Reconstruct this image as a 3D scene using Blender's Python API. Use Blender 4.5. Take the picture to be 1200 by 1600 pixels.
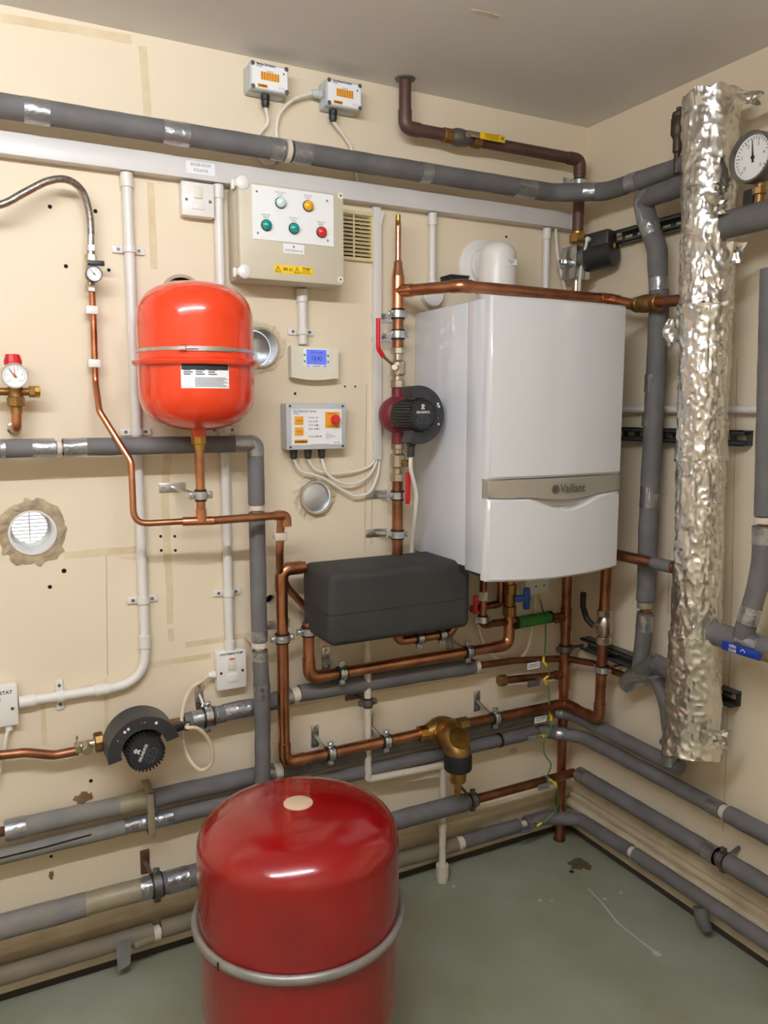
import bpy, bmesh, math, random
from mathutils import Vector as V, Matrix, noise
random.seed(7)
for o in list(bpy.data.objects): bpy.data.objects.remove(o)
SC = bpy.context.scene; COL = SC.collection

# ------------------------------------------------------------------ camera
CAM = V((-1.8397, -2.1017, 1.4978))
PITCH, YAW, FPX = math.radians(7.380), math.radians(62.473), 1243.0
Rv = V((math.sin(YAW), -math.cos(YAW), 0))
Fv = V((math.cos(YAW)*math.cos(PITCH), math.sin(YAW)*math.cos(PITCH), -math.sin(PITCH)))
Uv = Rv.cross(Fv)
cd = bpy.data.cameras.new('camera'); cam = bpy.data.objects.new('camera', cd); COL.objects.link(cam)
cd.sensor_fit = 'VERTICAL'; cd.sensor_height = 36; cd.lens = 36*FPX/1600; cd.clip_start = .02
cam.matrix_world = Matrix(((Rv.x,Uv.x,-Fv.x,CAM.x),(Rv.y,Uv.y,-Fv.y,CAM.y),(Rv.z,Uv.z,-Fv.z,CAM.z),(0,0,0,1)))
SC.camera = cam
# ------------------------------------------------------------------ world, exposure
W_ = bpy.data.worlds.new('sky'); SC.world = W_; W_.use_nodes = True
W_.node_tree.nodes['Background'].inputs[0].default_value = (.86,.93,1,1)
W_.node_tree.nodes['Background'].inputs[1].default_value = 2.2
vs = SC.view_settings; vs.view_transform = 'Standard'; vs.look = 'None'; vs.gamma = 1; vs.use_curve_mapping = False
vs.exposure = 0.0
LAMP_POWER = 152.0          # emission of the ceiling batten's diffuser
LAMP_POS = V((-2.0, -1.6, 2.4))
LAMP_LEN = 1.5
ROOM_X0, ROOM_Y0, ROOM_H = -3.4, -3.3, 2.4

# ------------------------------------------------------------------ pixel -> point on a surface
def ray(x, y): return Fv*FPX + Rv*(x-600) - Uv*(y-800)
def B(x, y, off=0.):                       # plane parallel to the back wall, off metres in front of it
    r = ray(x, y); return CAM + r*((-off-CAM.y)/r.y)
def W(x, y, off=0.):                       # plane parallel to the right wall
    r = ray(x, y); return CAM + r*((-off-CAM.x)/r.x)
def Z(x, y, z=0.):
    r = ray(x, y); return CAM + r*((z-CAM.z)/r.z)
def P(t):
    if isinstance(t, V): return t
    if t[0] == 'r': return W(*t[1:])
    if t[0] == 'z': return Z(*t[1:])
    if t[0] == 'w': return V(t[1:])
    return B(*t)
X, Y, Zv = V((1,0,0)), V((0,1,0)), V((0,0,1))

# ------------------------------------------------------------------ materials
def lin(c): return tuple((v/255/12.92 if v <= 10 else ((v/255+.055)/1.055)**2.4) for v in c)
MATS = {}
def mat(name, rgb, rough=.5, metal=0., var=None, vs_=(6,.25), bump=None, coat=0., emit=0., spec=.5, trans=0.):
    """rgb in sRGB 0-255; var = second colour blended in by noise (scale, amount)"""
    m = bpy.data.materials.new(name); m.use_nodes = True; nt = m.node_tree; b = nt.nodes['Principled BSDF']
    c = (*lin(rgb), 1); b.inputs['Base Color'].default_value = c
    b.inputs['Roughness'].default_value = rough; b.inputs['Metallic'].default_value = metal
    b.inputs['Specular IOR Level'].default_value = spec
    if coat: b.inputs['Coat Weight'].default_value = coat; b.inputs['Coat Roughness'].default_value = .08
    if emit: b.inputs['Emission Color'].default_value = c; b.inputs['Emission Strength'].default_value = emit
    if trans: b.inputs['Transmission Weight'].default_value = trans
    tc = nt.nodes.new('ShaderNodeTexCoord')
    if var:
        n = nt.nodes.new('ShaderNodeTexNoise'); n.inputs['Scale'].default_value = vs_[0]; n.inputs['Detail'].default_value = 6
        nt.links.new(tc.outputs['Object'], n.inputs['Vector'])
        rp = nt.nodes.new('ShaderNodeMapRange'); rp.inputs[1].default_value = .35; rp.inputs[2].default_value = .72
        rp.inputs[3].default_value = 0; rp.inputs[4].default_value = vs_[1]
        nt.links.new(n.outputs['Fac'], rp.inputs[0])
        mx = nt.nodes.new('ShaderNodeMix'); mx.data_type = 'RGBA'
        mx.inputs[6].default_value = c; mx.inputs[7].default_value = (*lin(var), 1)
        nt.links.new(rp.outputs[0], mx.inputs[0]); nt.links.new(mx.outputs[2], b.inputs['Base Color'])
    if bump:
        n2 = nt.nodes.new('ShaderNodeTexNoise'); n2.inputs['Scale'].default_value = bump[0]; n2.inputs['Detail'].default_value = 5
        nt.links.new(tc.outputs['Object'], n2.inputs['Vector'])
        bp = nt.nodes.new('ShaderNodeBump'); bp.inputs['Strength'].default_value = bump[1]; bp.inputs['Distance'].default_value = bump[2] if len(bump) > 2 else .002
        nt.links.new(n2.outputs['Fac'], bp.inputs['Height']); nt.links.new(bp.outputs[0], b.inputs['Normal'])
    MATS[name] = m; return m
mat('wall', (233,218,192), .62, var=(223,206,177), vs_=(1.7,.55), bump=(38,.22,.0015))
mat('ceiling', (232,228,227), .75, var=(224,219,216), vs_=(1.2,.5), bump=(60,.15,.001))
mat('floor', (149,153,138), .5, var=(126,126,98), vs_=(3.2,.85), bump=(70,.25,.001))
mat('skirting', (208,194,166), .5, var=(150,130,102), vs_=(9,.55))
mat('foam_brown', (126,114,94), .7, var=(104,96,84), vs_=(7,.8), bump=(120,.3,.001))
mat('skirt_gap_shade', (58,50,42), .8)  # dark colour painted in for the shadow below the skirting
mat('tape_paper', (224,207,174), .7, var=(206,182,142), vs_=(18,.7))
mat('peel', (118,86,58), .8, var=(160,130,96), vs_=(30,.8))
mat('plaster_pale', (222,208,182), .9, var=(200,182,150), vs_=(26,.8), bump=(60,.6,.003))
mat('plaster', (190,172,142), .9, var=(128,108,82), vs_=(26,.8), bump=(60,.8,.004))
mat('hole', (14,12,11), .9)
mat('foam', (108,106,106), .72, var=(84,81,79), vs_=(12,.7), bump=(120,.3,.001))
mat('foam_dusty', (116,114,112), .75, var=(150,138,118), vs_=(11,.55), bump=(120,.3,.001))
mat('duct_tape', (176,178,182), .26, .8, var=(134,136,140), vs_=(20,.6), bump=(55,.9,.004))
mat('old_tape', (158,146,118), .5, .2, var=(120,114,102), vs_=(14,.8), bump=(50,.5,.002))
mat('copper', (208,146,110), .32, 1., var=(136,88,62), vs_=(16,.75))
mat('copper_dull', (170,116,86), .4, 1., var=(104,68,50), vs_=(18,.85))
mat('copper_bright', (234,170,132), .22, 1., var=(198,134,96), vs_=(20,.6))
mat('gas_brown', (106,80,72), .5, .45, var=(78,58,52), vs_=(20,.7))
mat('brass', (196,154,80), .3, 1., var=(150,110,56), vs_=(30,.6))
mat('brass_dull', (160,124,72), .45, .9, var=(110,84,50), vs_=(26,.7))
mat('nickel', (200,190,172), .3, 1., var=(160,148,128), vs_=(30,.5))
mat('zinc', (218,221,225), .28, 1., var=(150,152,156), vs_=(40,.5))
mat('zinc_dull', (128,126,122), .5, .8, var=(90,86,80), vs_=(30,.7))
mat('strut', (92,96,96), .45, .5, var=(52,54,54), vs_=(20,.6))
mat('rust', (104,62,38), .7, .2, var=(70,44,32), vs_=(30,.8))
mat('chrome', (214,216,220), .12, 1.)
mat('braid', (186,182,174), .3, 1., var=(96,90,84), vs_=(220,.8), bump=(300,.6,.001))
mat('aluminium', (206,208,210), .16, 1., bump=(9,.35,.01))
mat('aluminium_sky_tint', (226,232,240), .38, 1., var=(200,206,216), vs_=(14,.6), bump=(14,.3,.006))  # paler and bluer than bare metal: a sky reflection put into the colour
mat('foil', (220,218,214), .3, 1., bump=(75,.85,.004))
def crinkle(name):                         # sharp creases: ridged noise as relief
    nt = MATS[name].node_tree
    n = nt.nodes.new('ShaderNodeTexNoise'); n.noise_type = 'RIDGED_MULTIFRACTAL'; n.inputs['Scale'].default_value = 42; n.inputs['Detail'].default_value = 7
    mp = nt.nodes.new('ShaderNodeMapping'); mp.inputs['Scale'].default_value = (1.6, 1.6, .8)
    tc = nt.nodes.new('ShaderNodeTexCoord'); nt.links.new(tc.outputs['Object'], mp.inputs['Vector']); nt.links.new(mp.outputs[0], n.inputs['Vector'])
    b = nt.nodes.new('ShaderNodeBump'); b.inputs['Strength'].default_value = .55; b.inputs['Distance'].default_value = .004
    nt.links.new(n.outputs['Fac'], b.inputs['Height']); nt.links.new(b.outputs[0], nt.nodes['Principled BSDF'].inputs['Normal'])
crinkle('foil')
mat('pvc', (226,222,216), .38)
mat('pvc_trunk', (224,220,218), .36, var=(206,200,196), vs_=(7,.5))
mat('pvc_old', (214,204,188), .45, var=(190,176,154), vs_=(20,.5))
mat('cable', (232,226,212), .45)
mat('cable_old', (216,200,168), .5)
mat('white_plastic', (236,233,228), .32)
mat('off_white', (228,222,204), .38)
mat('panel_grey', (196,198,198), .45)
mat('cabinet', (206,198,176), .45)
mat('label_white', (242,242,242), .45)
mat('enamel', (224,225,227), .16, coat=.6)
mat('enamel_side', (218,221,227), .1, coat=.6)
mat('silver_band', (190,186,178), .3, .6)
mat('silver_dark', (112,108,100), .35, .7)
mat('vessel_orange', (228,62,22), .2, coat=.7, var=(216,50,16), vs_=(4,.5))
mat('vessel_red', (128,2,6), .2, coat=.6, var=(158,8,12), vs_=(6,.5), bump=(4,.05,.004))
mat('ring_grey', (150,146,140), .4, .5, var=(120,116,110), vs_=(24,.6))
mat('beige_cap', (206,178,148), .6, var=(186,158,128), vs_=(40,.5))
mat('black_foam', (44,44,42), .72, var=(60,59,55), vs_=(7,.6), bump=(240,.45,.001))
mat('black_plastic', (38,38,40), .42)
mat('dark_grey', (48,49,52), .42)
mat('rubber', (20,20,20), .6)
mat('pump_red', (118,34,44), .42, var=(92,22,32), vs_=(14,.6), bump=(60,.2,.001))
mat('red_handle', (206,30,38), .35)
mat('red_cap', (196,24,34), .38)
mat('blue_handle', (20,52,150), .35)
mat('blue_cap', (18,74,170), .35)
mat('yellow_handle', (232,190,24), .4)
mat('yellow_label', (248,206,20), .5)
mat('orange', (246,166,40), .5)
mat('amber', (246,176,20), .2, coat=.5)
mat('lamp_green', (10,150,140), .2, coat=.5)
mat('lamp_red', (214,40,44), .2, coat=.5)
mat('lamp_white', (214,240,236), .2, coat=.5)
mat('green_wrap', (58,132,52), .6, var=(40,96,40), vs_=(20,.6))
mat('earth_green', (70,128,62), .5)
mat('earth_yellow', (224,196,40), .5)
mat('vent_cream', (222,206,160), .5)
mat('ink', (34,34,38), .6)
mat('ink_grey', (120,120,130), .6)
mat('ink_red', (214,60,50), .6)
mat('ink_white', (240,240,240), .5)
mat('lcd', (96,116,226), .4, emit=.35)
mat('dial', (240,240,238), .4)
mat('glass', (255,255,255), .02, trans=1.)
mat('bronze', (84,74,64), .5, .6, var=(60,52,46), vs_=(30,.6))
mat('lamp_diffuser', (243,248,255), .5, emit=LAMP_POWER)
mat('lamp_body', (235,235,232), .5)
mat('speck', (188,190,180), .7)
mat('stain', (96,86,56), .8, var=(70,62,44), vs_=(40,.8))
mat('outdoor', (150,168,120), .9, var=(120,140,96), vs_=(20,.6))

# wall: faint painted board joints and warm staining are material; joints are shallow grooves by geometry below
# ------------------------------------------------------------------ mesh collector
class MB:
    def __init__(s): s.v = []; s.f = []
    def add(s, vs_, fs):
        n = len(s.v); s.v += [V(a) for a in vs_]; s.f += [tuple(i+n for i in q) for q in fs]; return s
    def obox(s, c, ux, uy, uz, bevel=0, seg=2):        # centre and three HALF axes
        c = V(c); bm = bmesh.new(); bmesh.ops.create_cube(bm, size=2)
        L = (ux.length, uy.length, uz.length); d = (ux.normalized(), uy.normalized(), uz.normalized())
        for v in bm.verts: v.co = V((v.co.x*L[0], v.co.y*L[1], v.co.z*L[2]))
        if bevel: bmesh.ops.bevel(bm, geom=list(bm.edges), offset=min(bevel, min(L)*.95), segments=seg, profile=.5, affect='EDGES')
        bm.verts.index_update()
        s.add([c+d[0]*v.co.x+d[1]*v.co.y+d[2]*v.co.z for v in bm.verts], [[v.index for v in f.verts] for f in bm.faces])
        bm.free(); return s
    def box(s, lo, hi, bevel=0, seg=2):
        lo, hi = V(lo), V(hi); h = (hi-lo)/2
        return s.obox((lo+hi)/2, X*abs(h.x), Y*abs(h.y), Zv*abs(h.z), bevel, seg)
    def lathe(s, prof, org, axis, seg=24, a0=0, a1=2*math.pi, ref=None):   # prof: [(r, h)...]
        org = V(org); ax = V(axis).normalized(); ref = V(ref) if ref else (Zv if abs(ax.z) < .9 else X)
        u = (ref - ax*ref.dot(ax)).normalized(); w = ax.cross(u); full = abs(a1-a0-2*math.pi) < 1e-6
        n = seg if full else seg+1; vs_ = []; fs = []
        for r, h in prof:
            for i in range(n):
                a = a0+(a1-a0)*i/seg; vs_.append(org+ax*h+(u*math.cos(a)+w*math.sin(a))*r)
        for j in range(len(prof)-1):
            for i in range(seg):
                i2 = (i+1) % n; fs.append((j*n+i, j*n+i2, (j+1)*n+i2, (j+1)*n+i))
        if full:
            if prof[0][0] > 1e-6: fs.append(tuple(range(n))[::-1])
            if prof[-1][0] > 1e-6: fs.append(tuple((len(prof)-1)*n+i for i in range(n)))
        return s.add(vs_, fs)
    def ring(s, org, axis, r0, r1, h0, h1, seg=24):      # hollow ring
        return s.lathe([(r0,h0),(r1,h0),(r1,h1),(r0,h1),(r0,h0)], org, axis, seg) if False else s._ring(org, axis, r0, r1, h0, h1, seg)
    def _ring(s, org, axis, r0, r1, h0, h1, seg):
        org = V(org); ax = V(axis).normalized(); ref = Zv if abs(ax.z) < .9 else X
        u = (ref-ax*ref.dot(ax)).normalized(); w = ax.cross(u); vs_ = []; fs = []
        for r, h in ((r0,h0),(r1,h0),(r1,h1),(r0,h1)):
            for i in range(seg):
                a = 2*math.pi*i/seg; vs_.append(org+ax*h+(u*math.cos(a)+w*math.sin(a))*r)
        for j in range(4):
            k = (j+1) % 4
            for i in range(seg):
                i2 = (i+1) % seg; fs.append((j*seg+i, j*seg+i2, k*seg+i2, k*seg+i))
        return s.add(vs_, fs)
    def cyl(s, a, b, r, r2=None, seg=20, ch=0):
        a, b = V(a), V(b); L = (b-a).length; r2 = r if r2 is None else r2
        pr = [(r,0),(r2,L)] if not ch else [(r-ch,0),(r,ch),(r2,L-ch),(r2-ch,L)]
        return s.lathe(pr, a, b-a, seg)
    def hexn(s, a, b, r, seg=6):
        a, b = V(a), V(b); L = (b-a).length; c = r*.1
        return s.lathe([(r-c,0),(r,c*.8),(r,L-c*.8),(r-c,L)], a, b-a, seg)
    def tube(s, pts, r, seg=16, wob=0, rend=None):
        pts = [V(p) for p in pts]; q = [pts[0]]
        for p in pts[1:]:
            if (p-q[-1]).length > 1e-5: q.append(p)
        pts = q; n = len(pts); vs_ = []; fs = []
        t0 = (pts[1]-pts[0]).normalized(); ref = Zv if abs(t0.z) < .9 else X
        u = (ref-t0*ref.dot(t0)).normalized()
        for i, p in enumerate(pts):
            t = (pts[min(i+1,n-1)]-pts[max(i-1,0)]).normalized()
            u = (u-t*u.dot(t)).normalized(); w = t.cross(u)
            rr = r(i/(n-1)) if callable(r) else r
            for k in range(seg):
                a = 2*math.pi*k/seg; d = u*math.cos(a)+w*math.sin(a)
                k_ = 1+(wob*noise.noise((p+d*rr)*22) if wob else 0)
                vs_.append(p+d*rr*k_)
        for i in range(n-1):
            for k in range(seg):
                k2 = (k+1) % seg; fs.append((i*seg+k, i*seg+k2, (i+1)*seg+k2, (i+1)*seg+k))
        fs.append(tuple(range(seg))[::-1]); fs.append(tuple((n-1)*seg+k for k in range(seg)))
        return s.add(vs_, fs)
    def prism(s, poly, org, u, v, n, depth):             # poly in (u,v) metres, extruded along n
        org = V(org); k = len(poly); base = [org+u*a+v*b for a, b in poly]
        vs_ = base+[p+n*depth for p in base]; fs = [tuple(range(k))[::-1], tuple(range(k, 2*k))]
        for i in range(k):
            j = (i+1) % k; fs.append((i, j, k+j, k+i))
        return s.add(vs_, fs)
    def disc(s, c, n, r, seg=20, t=.0008): return s.cyl(V(c), V(c)+V(n).normalized()*t, r, seg=seg)

ORG = {}
def obj(name, mb, m, parent=None, org=None, smooth=35):
    o_ = V(org) if org is not None else (ORG[parent.name] if parent is not None else sum(mb.v, V())/len(mb.v))
    me = bpy.data.meshes.new(name); me.from_pydata([tuple(v-o_) for v in mb.v], [], mb.f)
    bm = bmesh.new(); bm.from_mesh(me); bmesh.ops.recalc_face_normals(bm, faces=bm.faces); bm.to_mesh(me); bm.free()
    if smooth:
        me.polygons.foreach_set('use_smooth', [True]*len(me.polygons)); me.set_sharp_from_angle(angle=math.radians(smooth))
    me.materials.append(MATS[m]); o = bpy.data.objects.new(name, me); COL.objects.link(o)
    if parent is not None: o.parent = parent
    else: o.location = o_
    ORG[o.name] = o_; return o
def tag(o, label=None, cat=None, group=None, kind=None):
    if label: o['label'] = label
    if cat: o['category'] = cat
    if group: o['group'] = group
    if kind: o['kind'] = kind
    return o
def thing(name, label, cat, loc, group=None):
    o = bpy.data.objects.new(name, None); COL.objects.link(o); o.location = loc; o.empty_display_size = .05
    ORG[o.name] = V(loc); return tag(o, label, cat, group)
def struct(name, mb, m, parent=None):
    o = obj(name, mb, m, parent, org=None if parent else V((0,0,0))); o['kind'] = 'structure'; return o

def fillet(pts, rad, n=6):
    pts = [V(p) for p in pts]; out = [pts[0]]
    for i in range(1, len(pts)-1):
        a, b, c = pts[i-1], pts[i], pts[i+1]; d0 = (a-b); d1 = (c-b); l0, l1 = d0.length, d1.length
        if l0 < 1e-6 or l1 < 1e-6: continue
        d0.normalize(); d1.normalize(); ang = d0.angle(d1)
        if ang > 3.10: out.append(b); continue
        L = min(rad/math.tan(ang/2), .49*l0, .49*l1); p0 = b+d0*L; p1 = b+d1*L
        for k in range(n+1):
            t = k/n; out.append(p0*(1-t)**2+b*2*t*(1-t)+p1*t*t)
    out.append(pts[-1]); return out
def densify(pts, step):
    out = [pts[0]]
    for a, b in zip(pts, pts[1:]):
        k = max(1, int((b-a).length/step))
        out += [a.lerp(b, (i+1)/k) for i in range(k)]
    return out
def smooth_curve(pts, n=6):                              # Catmull-Rom through points
    p = [V(a) for a in pts]; p = [p[0]*2-p[1]]+p+[p[-1]*2-p[-2]]; out = []
    for i in range(1, len(p)-2):
        for k in range(n):
            t = k/n; a, b, c, d = p[i-1:i+3]
            out.append(.5*((2*b)+(c-a)*t+(2*a-5*b+4*c-d)*t*t+(3*b-a-3*c+d)*t**3))
    out.append(p[-2]); return out

def text(parent, s, c, size, m, u=X, n=-Y, width=None, align='CENTER', up=Zv, bold=0, shear=0):
    cu = bpy.data.curves.new('lettering', 'FONT'); cu.body = s; cu.size = 1; cu.align_x = align; cu.align_y = 'CENTER'; cu.resolution_u = 2
    cu.offset = bold; cu.shear = shear
    ob = bpy.data.objects.new('lettering', cu); me = bpy.data.meshes.new_from_object(ob); bpy.data.objects.remove(ob)
    xs = [v.co.x for v in me.vertices]; w = max(xs)-min(xs) if xs else 1
    sx = width/w if width else size
    c = V(c)-ORG[parent.name]+V(n)*.0006
    for v in me.vertices: v.co = c+u*(v.co.x*sx)+up*(v.co.y*size)
    me.name = 'lettering'; me.materials.clear(); me.materials.append(MATS[m])
    o = bpy.data.objects.new('lettering', me); COL.objects.link(o); o.parent = parent; ORG[o.name] = ORG[parent.name]; return o

# ------------------------------------------------------------------ pipe fittings
def elbow_parts(parent, pts, r, m, fr, name='elbow'):
    pts = [V(p) for p in pts]
    for i in range(1, len(pts)-1):
        d0 = (pts[i-1]-pts[i]); d1 = (pts[i+1]-pts[i])
        if d0.angle(d1) < math.radians(140):
            L = fr/math.tan(d0.angle(d1)/2)+r*.9
            a = pts[i]+d0.normalized()*min(L, d0.length*.9); b = pts[i]+d1.normalized()*min(L, d1.length*.9)
            mb = MB().tube(fillet([a, pts[i], b], fr, 8), r*1.13, 18); obj(name, mb, m, parent)
def clamp(parent, c, axis, r, wall=None, ear=None, plate_dir=None, plate=True, m='zinc', pm=None):
    """ring clamp: c = pipe axis point, wall = foot point on the wall, ear = direction of its two screw ears"""
    c = P(c); ax = V(axis).normalized()
    if ear is None: ear = Zv if abs(ax.z) < .7 else X
    ear = (ear-ax*ear.dot(ax)).normalized(); n = ax.cross(ear)
    mb = MB(); mb.ring(c-ax*.0095, ax, r+.0030, r+.0054, 0, .019, 24)
    mb.ring(c-ax*.004, ax, r+.0046, r+.0068, 0, .008, 24)
    for s in (-1, 1):
        e = c+ear*s*(r+.010); mb.obox(e, ear*.008, n*.005, ax*.0085, .001)
    k = obj('pipe_clamp', mb, m, parent)
    for s in (-1, 1):
        e = c+ear*s*(r+.011); obj('clamp_screw', MB().hexn(e-n*.010, e+n*.010, .0052), m, k)
    obj('rubber_lining', MB().ring(c-ax*.0145, ax, r+.0004, r+.0032, 0, .029, 24), 'rubber', k)
    if wall is not None:
        w = P(wall)
        wn = -X if (abs(w.x) < .02 and abs(w.y) > .02) else -Y
        we = w+wn*.0045; d = (we-c).normalized()
        obj('rod', MB().cyl(c+d*(r+.003), we, .005, seg=10).hexn(c+d*(r+.004), c+d*(r+.012), .008), m, k)
        if plate:
            pd = V(plate_dir) if plate_dir else Zv
            side = wn.cross(pd)
            mp = MB().obox(w+wn*.0026, pd*.034, side*.012, wn*.002, .001)
            for s in (-1, 1): mp.cyl(w+pd*.025*s+wn*.003, w+pd*.025*s+wn*.006, .005, seg=10)
            obj('wall_plate', mp, pm or m, k)
    return k
def saddle(parent, c, axis, r, m='pvc', wall_n=-Y, off=0.):
    """two-lug conduit saddle; c on conduit axis"""
    c = P(c); ax = V(axis).normalized(); side = wall_n.cross(ax).normalized()
    wpt = c+Y*0; d = off
    mb = MB(); mb.ring(c-ax*.008, ax, r+.0003, r+.0035, 0, .016, 20)
    foot = c-wall_n*(d-.004)
    for s in (-1, 1): mb.obox(foot+side*s*(r+.011), side*.016, ax*.0095, wall_n*.003, .0029)
    k = obj('saddle', mb, m, parent)
    for s in (-1, 1): obj('screw', MB().cyl(foot+side*s*(r+.012), foot+side*s*(r+.012)+wall_n*.0045, .0042, seg=10), 'zinc_dull', k)
def pipe(parent, pts, r, m, fr=.04, elbows=None, name='pipe', seg=18, wob=0):
    pts = [P(p) for p in pts]
    o = obj(name, MB().tube(densify(fillet(pts, fr, 7), .03) if wob else fillet(pts, fr, 7), r, seg, wob), m, parent)
    if elbows: elbow_parts(parent, pts, r, elbows, fr)
    return o
def lag(parent, pts, r, m='foam', fr=.03, wob=.05):
    pts = [P(p) for p in pts]
    return obj('lagging', MB().tube(densify(fillet(pts, fr, 8), .02), r, 22, wob), m, parent, smooth=50)
def tape(parent, a, b, r, m='duct_tape', wob=.09, mid=()):
    pts = [P(a), *[P(q) for q in mid], P(b)]
    return obj('tape_band', MB().tube(densify(fillet(pts, .02, 6), .008), r, 26, wob), m, parent, smooth=50)
def collar(parent, a, b, r, m='pvc_old', name='collar'):
    return obj(name, MB().cyl(P(a), P(b), r, seg=20, ch=.001), m, parent)
def cable(name, label, pts, r=.0045, m='cable', cat='cable', group=None):
    o = obj(name, MB().tube(smooth_curve([P(p) for p in pts], 7), r, 8), m); return tag(o, label, cat, group)
def rectB(tl, br, off):
    a, b = B(*tl, off), B(*br, off); return a.x, b.x, b.z, a.z      # x0,x1,z0,z1
def screwhead(mb, c, n, r=.004): mb.lathe([(r,0),(r*.9,.0012),(r*.4,.0016)], c, n, 10)
#STRUCT
# ------------------------------------------------------------------ the room
T = .15
WX1 = T
def wall_mesh(name, lo, hi, cutters=()):
    o = struct(name, MB().box(lo, hi), 'wall')
    if cutters:
        for i, mb in enumerate(cutters):
            c = obj('cutter', mb, 'wall', org=V((0,0,0)), smooth=0); md = o.modifiers.new('b', 'BOOLEAN'); md.object = c; md.operation = 'DIFFERENCE'; md.solver = 'EXACT'
        dg = bpy.context.evaluated_depsgraph_get(); me = bpy.data.meshes.new_from_object(o.evaluated_get(dg)); o.modifiers.clear(); o.data = me
        me.polygons.foreach_set('use_smooth', [False]*len(me.polygons))
        for c in [q for q in COL.objects if q.name.startswith('cutter')]: bpy.data.objects.remove(c)
    return o
VENTS = {'a': (B(51,832), .056), 'b': (B(491,776), .046), 'c': (B(405,543), .052), 'd': (B(282,464), .052)}
sv = rectB((517,326), (583,411), 0.)
cut = [MB().cyl(c+Y*-.05, c+Y*.3, r, seg=40) for c, r in VENTS.values()]
cut.append(MB().box((sv[0]+.012, -.05, sv[2]+.012), (sv[1]-.012, .3, sv[3]-.012)))
ph = B(423,937); cut.append(MB().cyl(ph+Y*-.05, ph+Y*.3, .014, seg=20))
wall_back = wall_mesh('wall_back', (ROOM_X0, 0, 0), (T, T, ROOM_H), cut)
wall_right = wall_mesh('wall_right', (0, ROOM_Y0, 0), (T, 0, ROOM_H))
wall_left = wall_mesh('wall_left', (ROOM_X0-T, ROOM_Y0, 0), (ROOM_X0, T, ROOM_H))
wall_front = wall_mesh('wall_front', (ROOM_X0-T, ROOM_Y0-T, 0), (T, ROOM_Y0, ROOM_H))
floor = struct('floor', MB().box((ROOM_X0-T, ROOM_Y0-T, -.1), (T, T, 0)), 'floor')
ceiling = struct('ceiling', MB().box((ROOM_X0-T, ROOM_Y0-T, ROOM_H), (T, T, ROOM_H+.1)), 'ceiling')
# skirting: a moulded profile along each wall, standing just clear of the floor
def skirting(name, along, org, n, prof):
    mb = MB(); k = len(prof); L0, L1 = org, along; vs_ = []
    for e in (L0, L1): vs_ += [V(e)+n*a+Zv*b for a, b in prof]
    fs = [tuple(range(k)), tuple(range(k, 2*k))[::-1]]+[(i, (i+1) % k, k+(i+1) % k, k+i) for i in range(k)]
    return struct(name, mb.add(vs_, fs), 'skirting')
prof = [(0,.022),(.012,.022),(.012,.126),(.020,.130),(.020,.136),(.032,.140),(.034,.150),(.032,.158),(.012,.166),(0,.168)]
skb = skirting('baseboard_back', (-.001,0,0), (ROOM_X0,0,0), -Y, prof)
prof2 = [(0,.022),(.011,.022),(.011,.098),(.028,.102),(.028,.112),(.013,.118),(.013,.136),(.022,.140),(.022,.150),(.014,.154),(.014,.166),(.027,.170),(.027,.178),(.010,.186),(.008,.192),(0,.194)]
skr = skirting('baseboard_right', (0,ROOM_Y0,0), (0,-.001,0), -X, prof2)
struct('gap_shade_1', MB().box((ROOM_X0,-.008,0), (0,0,.022)), 'skirt_gap_shade')  # dark strips added as painted shade in the gap under each skirting
struct('gap_shade_2', MB().box((-.008,ROOM_Y0,0), (0,-.009,.022)), 'skirt_gap_shade')
# taped board joints, flaking paint and screw holes of the wall
def strip(pts, w, m='tape_paper', name='joint_tape', parent=wall_back, f=B, jag=.12):
    pts = [f(*p) for p in pts]; pts = densify(pts, .03); n = -Y if f is B else -X; mb = MB(); vs_ = []; k = len(pts)
    for i, p in enumerate(pts):
        t = (pts[min(i+1,k-1)]-pts[max(i-1,0)]).normalized(); sd = n.cross(t)
        vs_ += [p+sd*w/2*(1+jag*random.uniform(-1,1))+n*.0008, p-sd*w/2*(1+jag*random.uniform(-1,1))+n*.0008]
    b = [v-n*.0018 for v in vs_]; K = len(vs_); fs = []
    for i in range(k-1):
        a = 2*i; fs += [(a,a+1,a+3,a+2), (K+a,K+a+2,K+a+3,K+a+1), (a,a+2,K+a+2,K+a), (a+1,K+a+1,K+a+3,a+3)]
    fs += [(0,K,K+1,1), (K-2,K-1,2*K-1,2*K-2)]
    return obj(name, mb.add(vs_+b, fs), m, parent)
for pts, w in (([(0,28),(120,46),(205,62)], .02), ([(222,72),(229,150),(233,215)], .02), ([(235,285),(241,420)], .018), ([(262,700),(258,790),(262,885)], .02),
               ([(264,885),(266,975)], .018), ([(266.5,982),(268,1002)], .016), ([(100,868),(160,862),(213,858)], .018), ([(290,1008),(340,1000),(398,990)], .016),
               ([(235,1040),(290,1030),(330,1024)], .016), ([(165,1060),(168,1180)], .012), ([(66,1090),(70,1165)], .012), ([(440,1000),(475,992)], .014)):
    strip(pts, w)
for pts in ([(166,868),(168,1055)], [(573,600),(571,720),(570,860)], [(582,720),(580,850)], [(425,1110),(560,1085),(660,1070),(760,1050)], [(520,1175),(640,1150)]):
    strip(pts, .0022, 'skirting', 'board_seam', jag=.3)
for pts in ([(1046,860),(1044,960)], [(1152,560),(1142,1000),(1130,1300)], [(1128,560),(1120,900)]):
    strip(pts, .003, 'skirting', 'board_seam', parent=wall_right, f=W, jag=.3)
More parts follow.
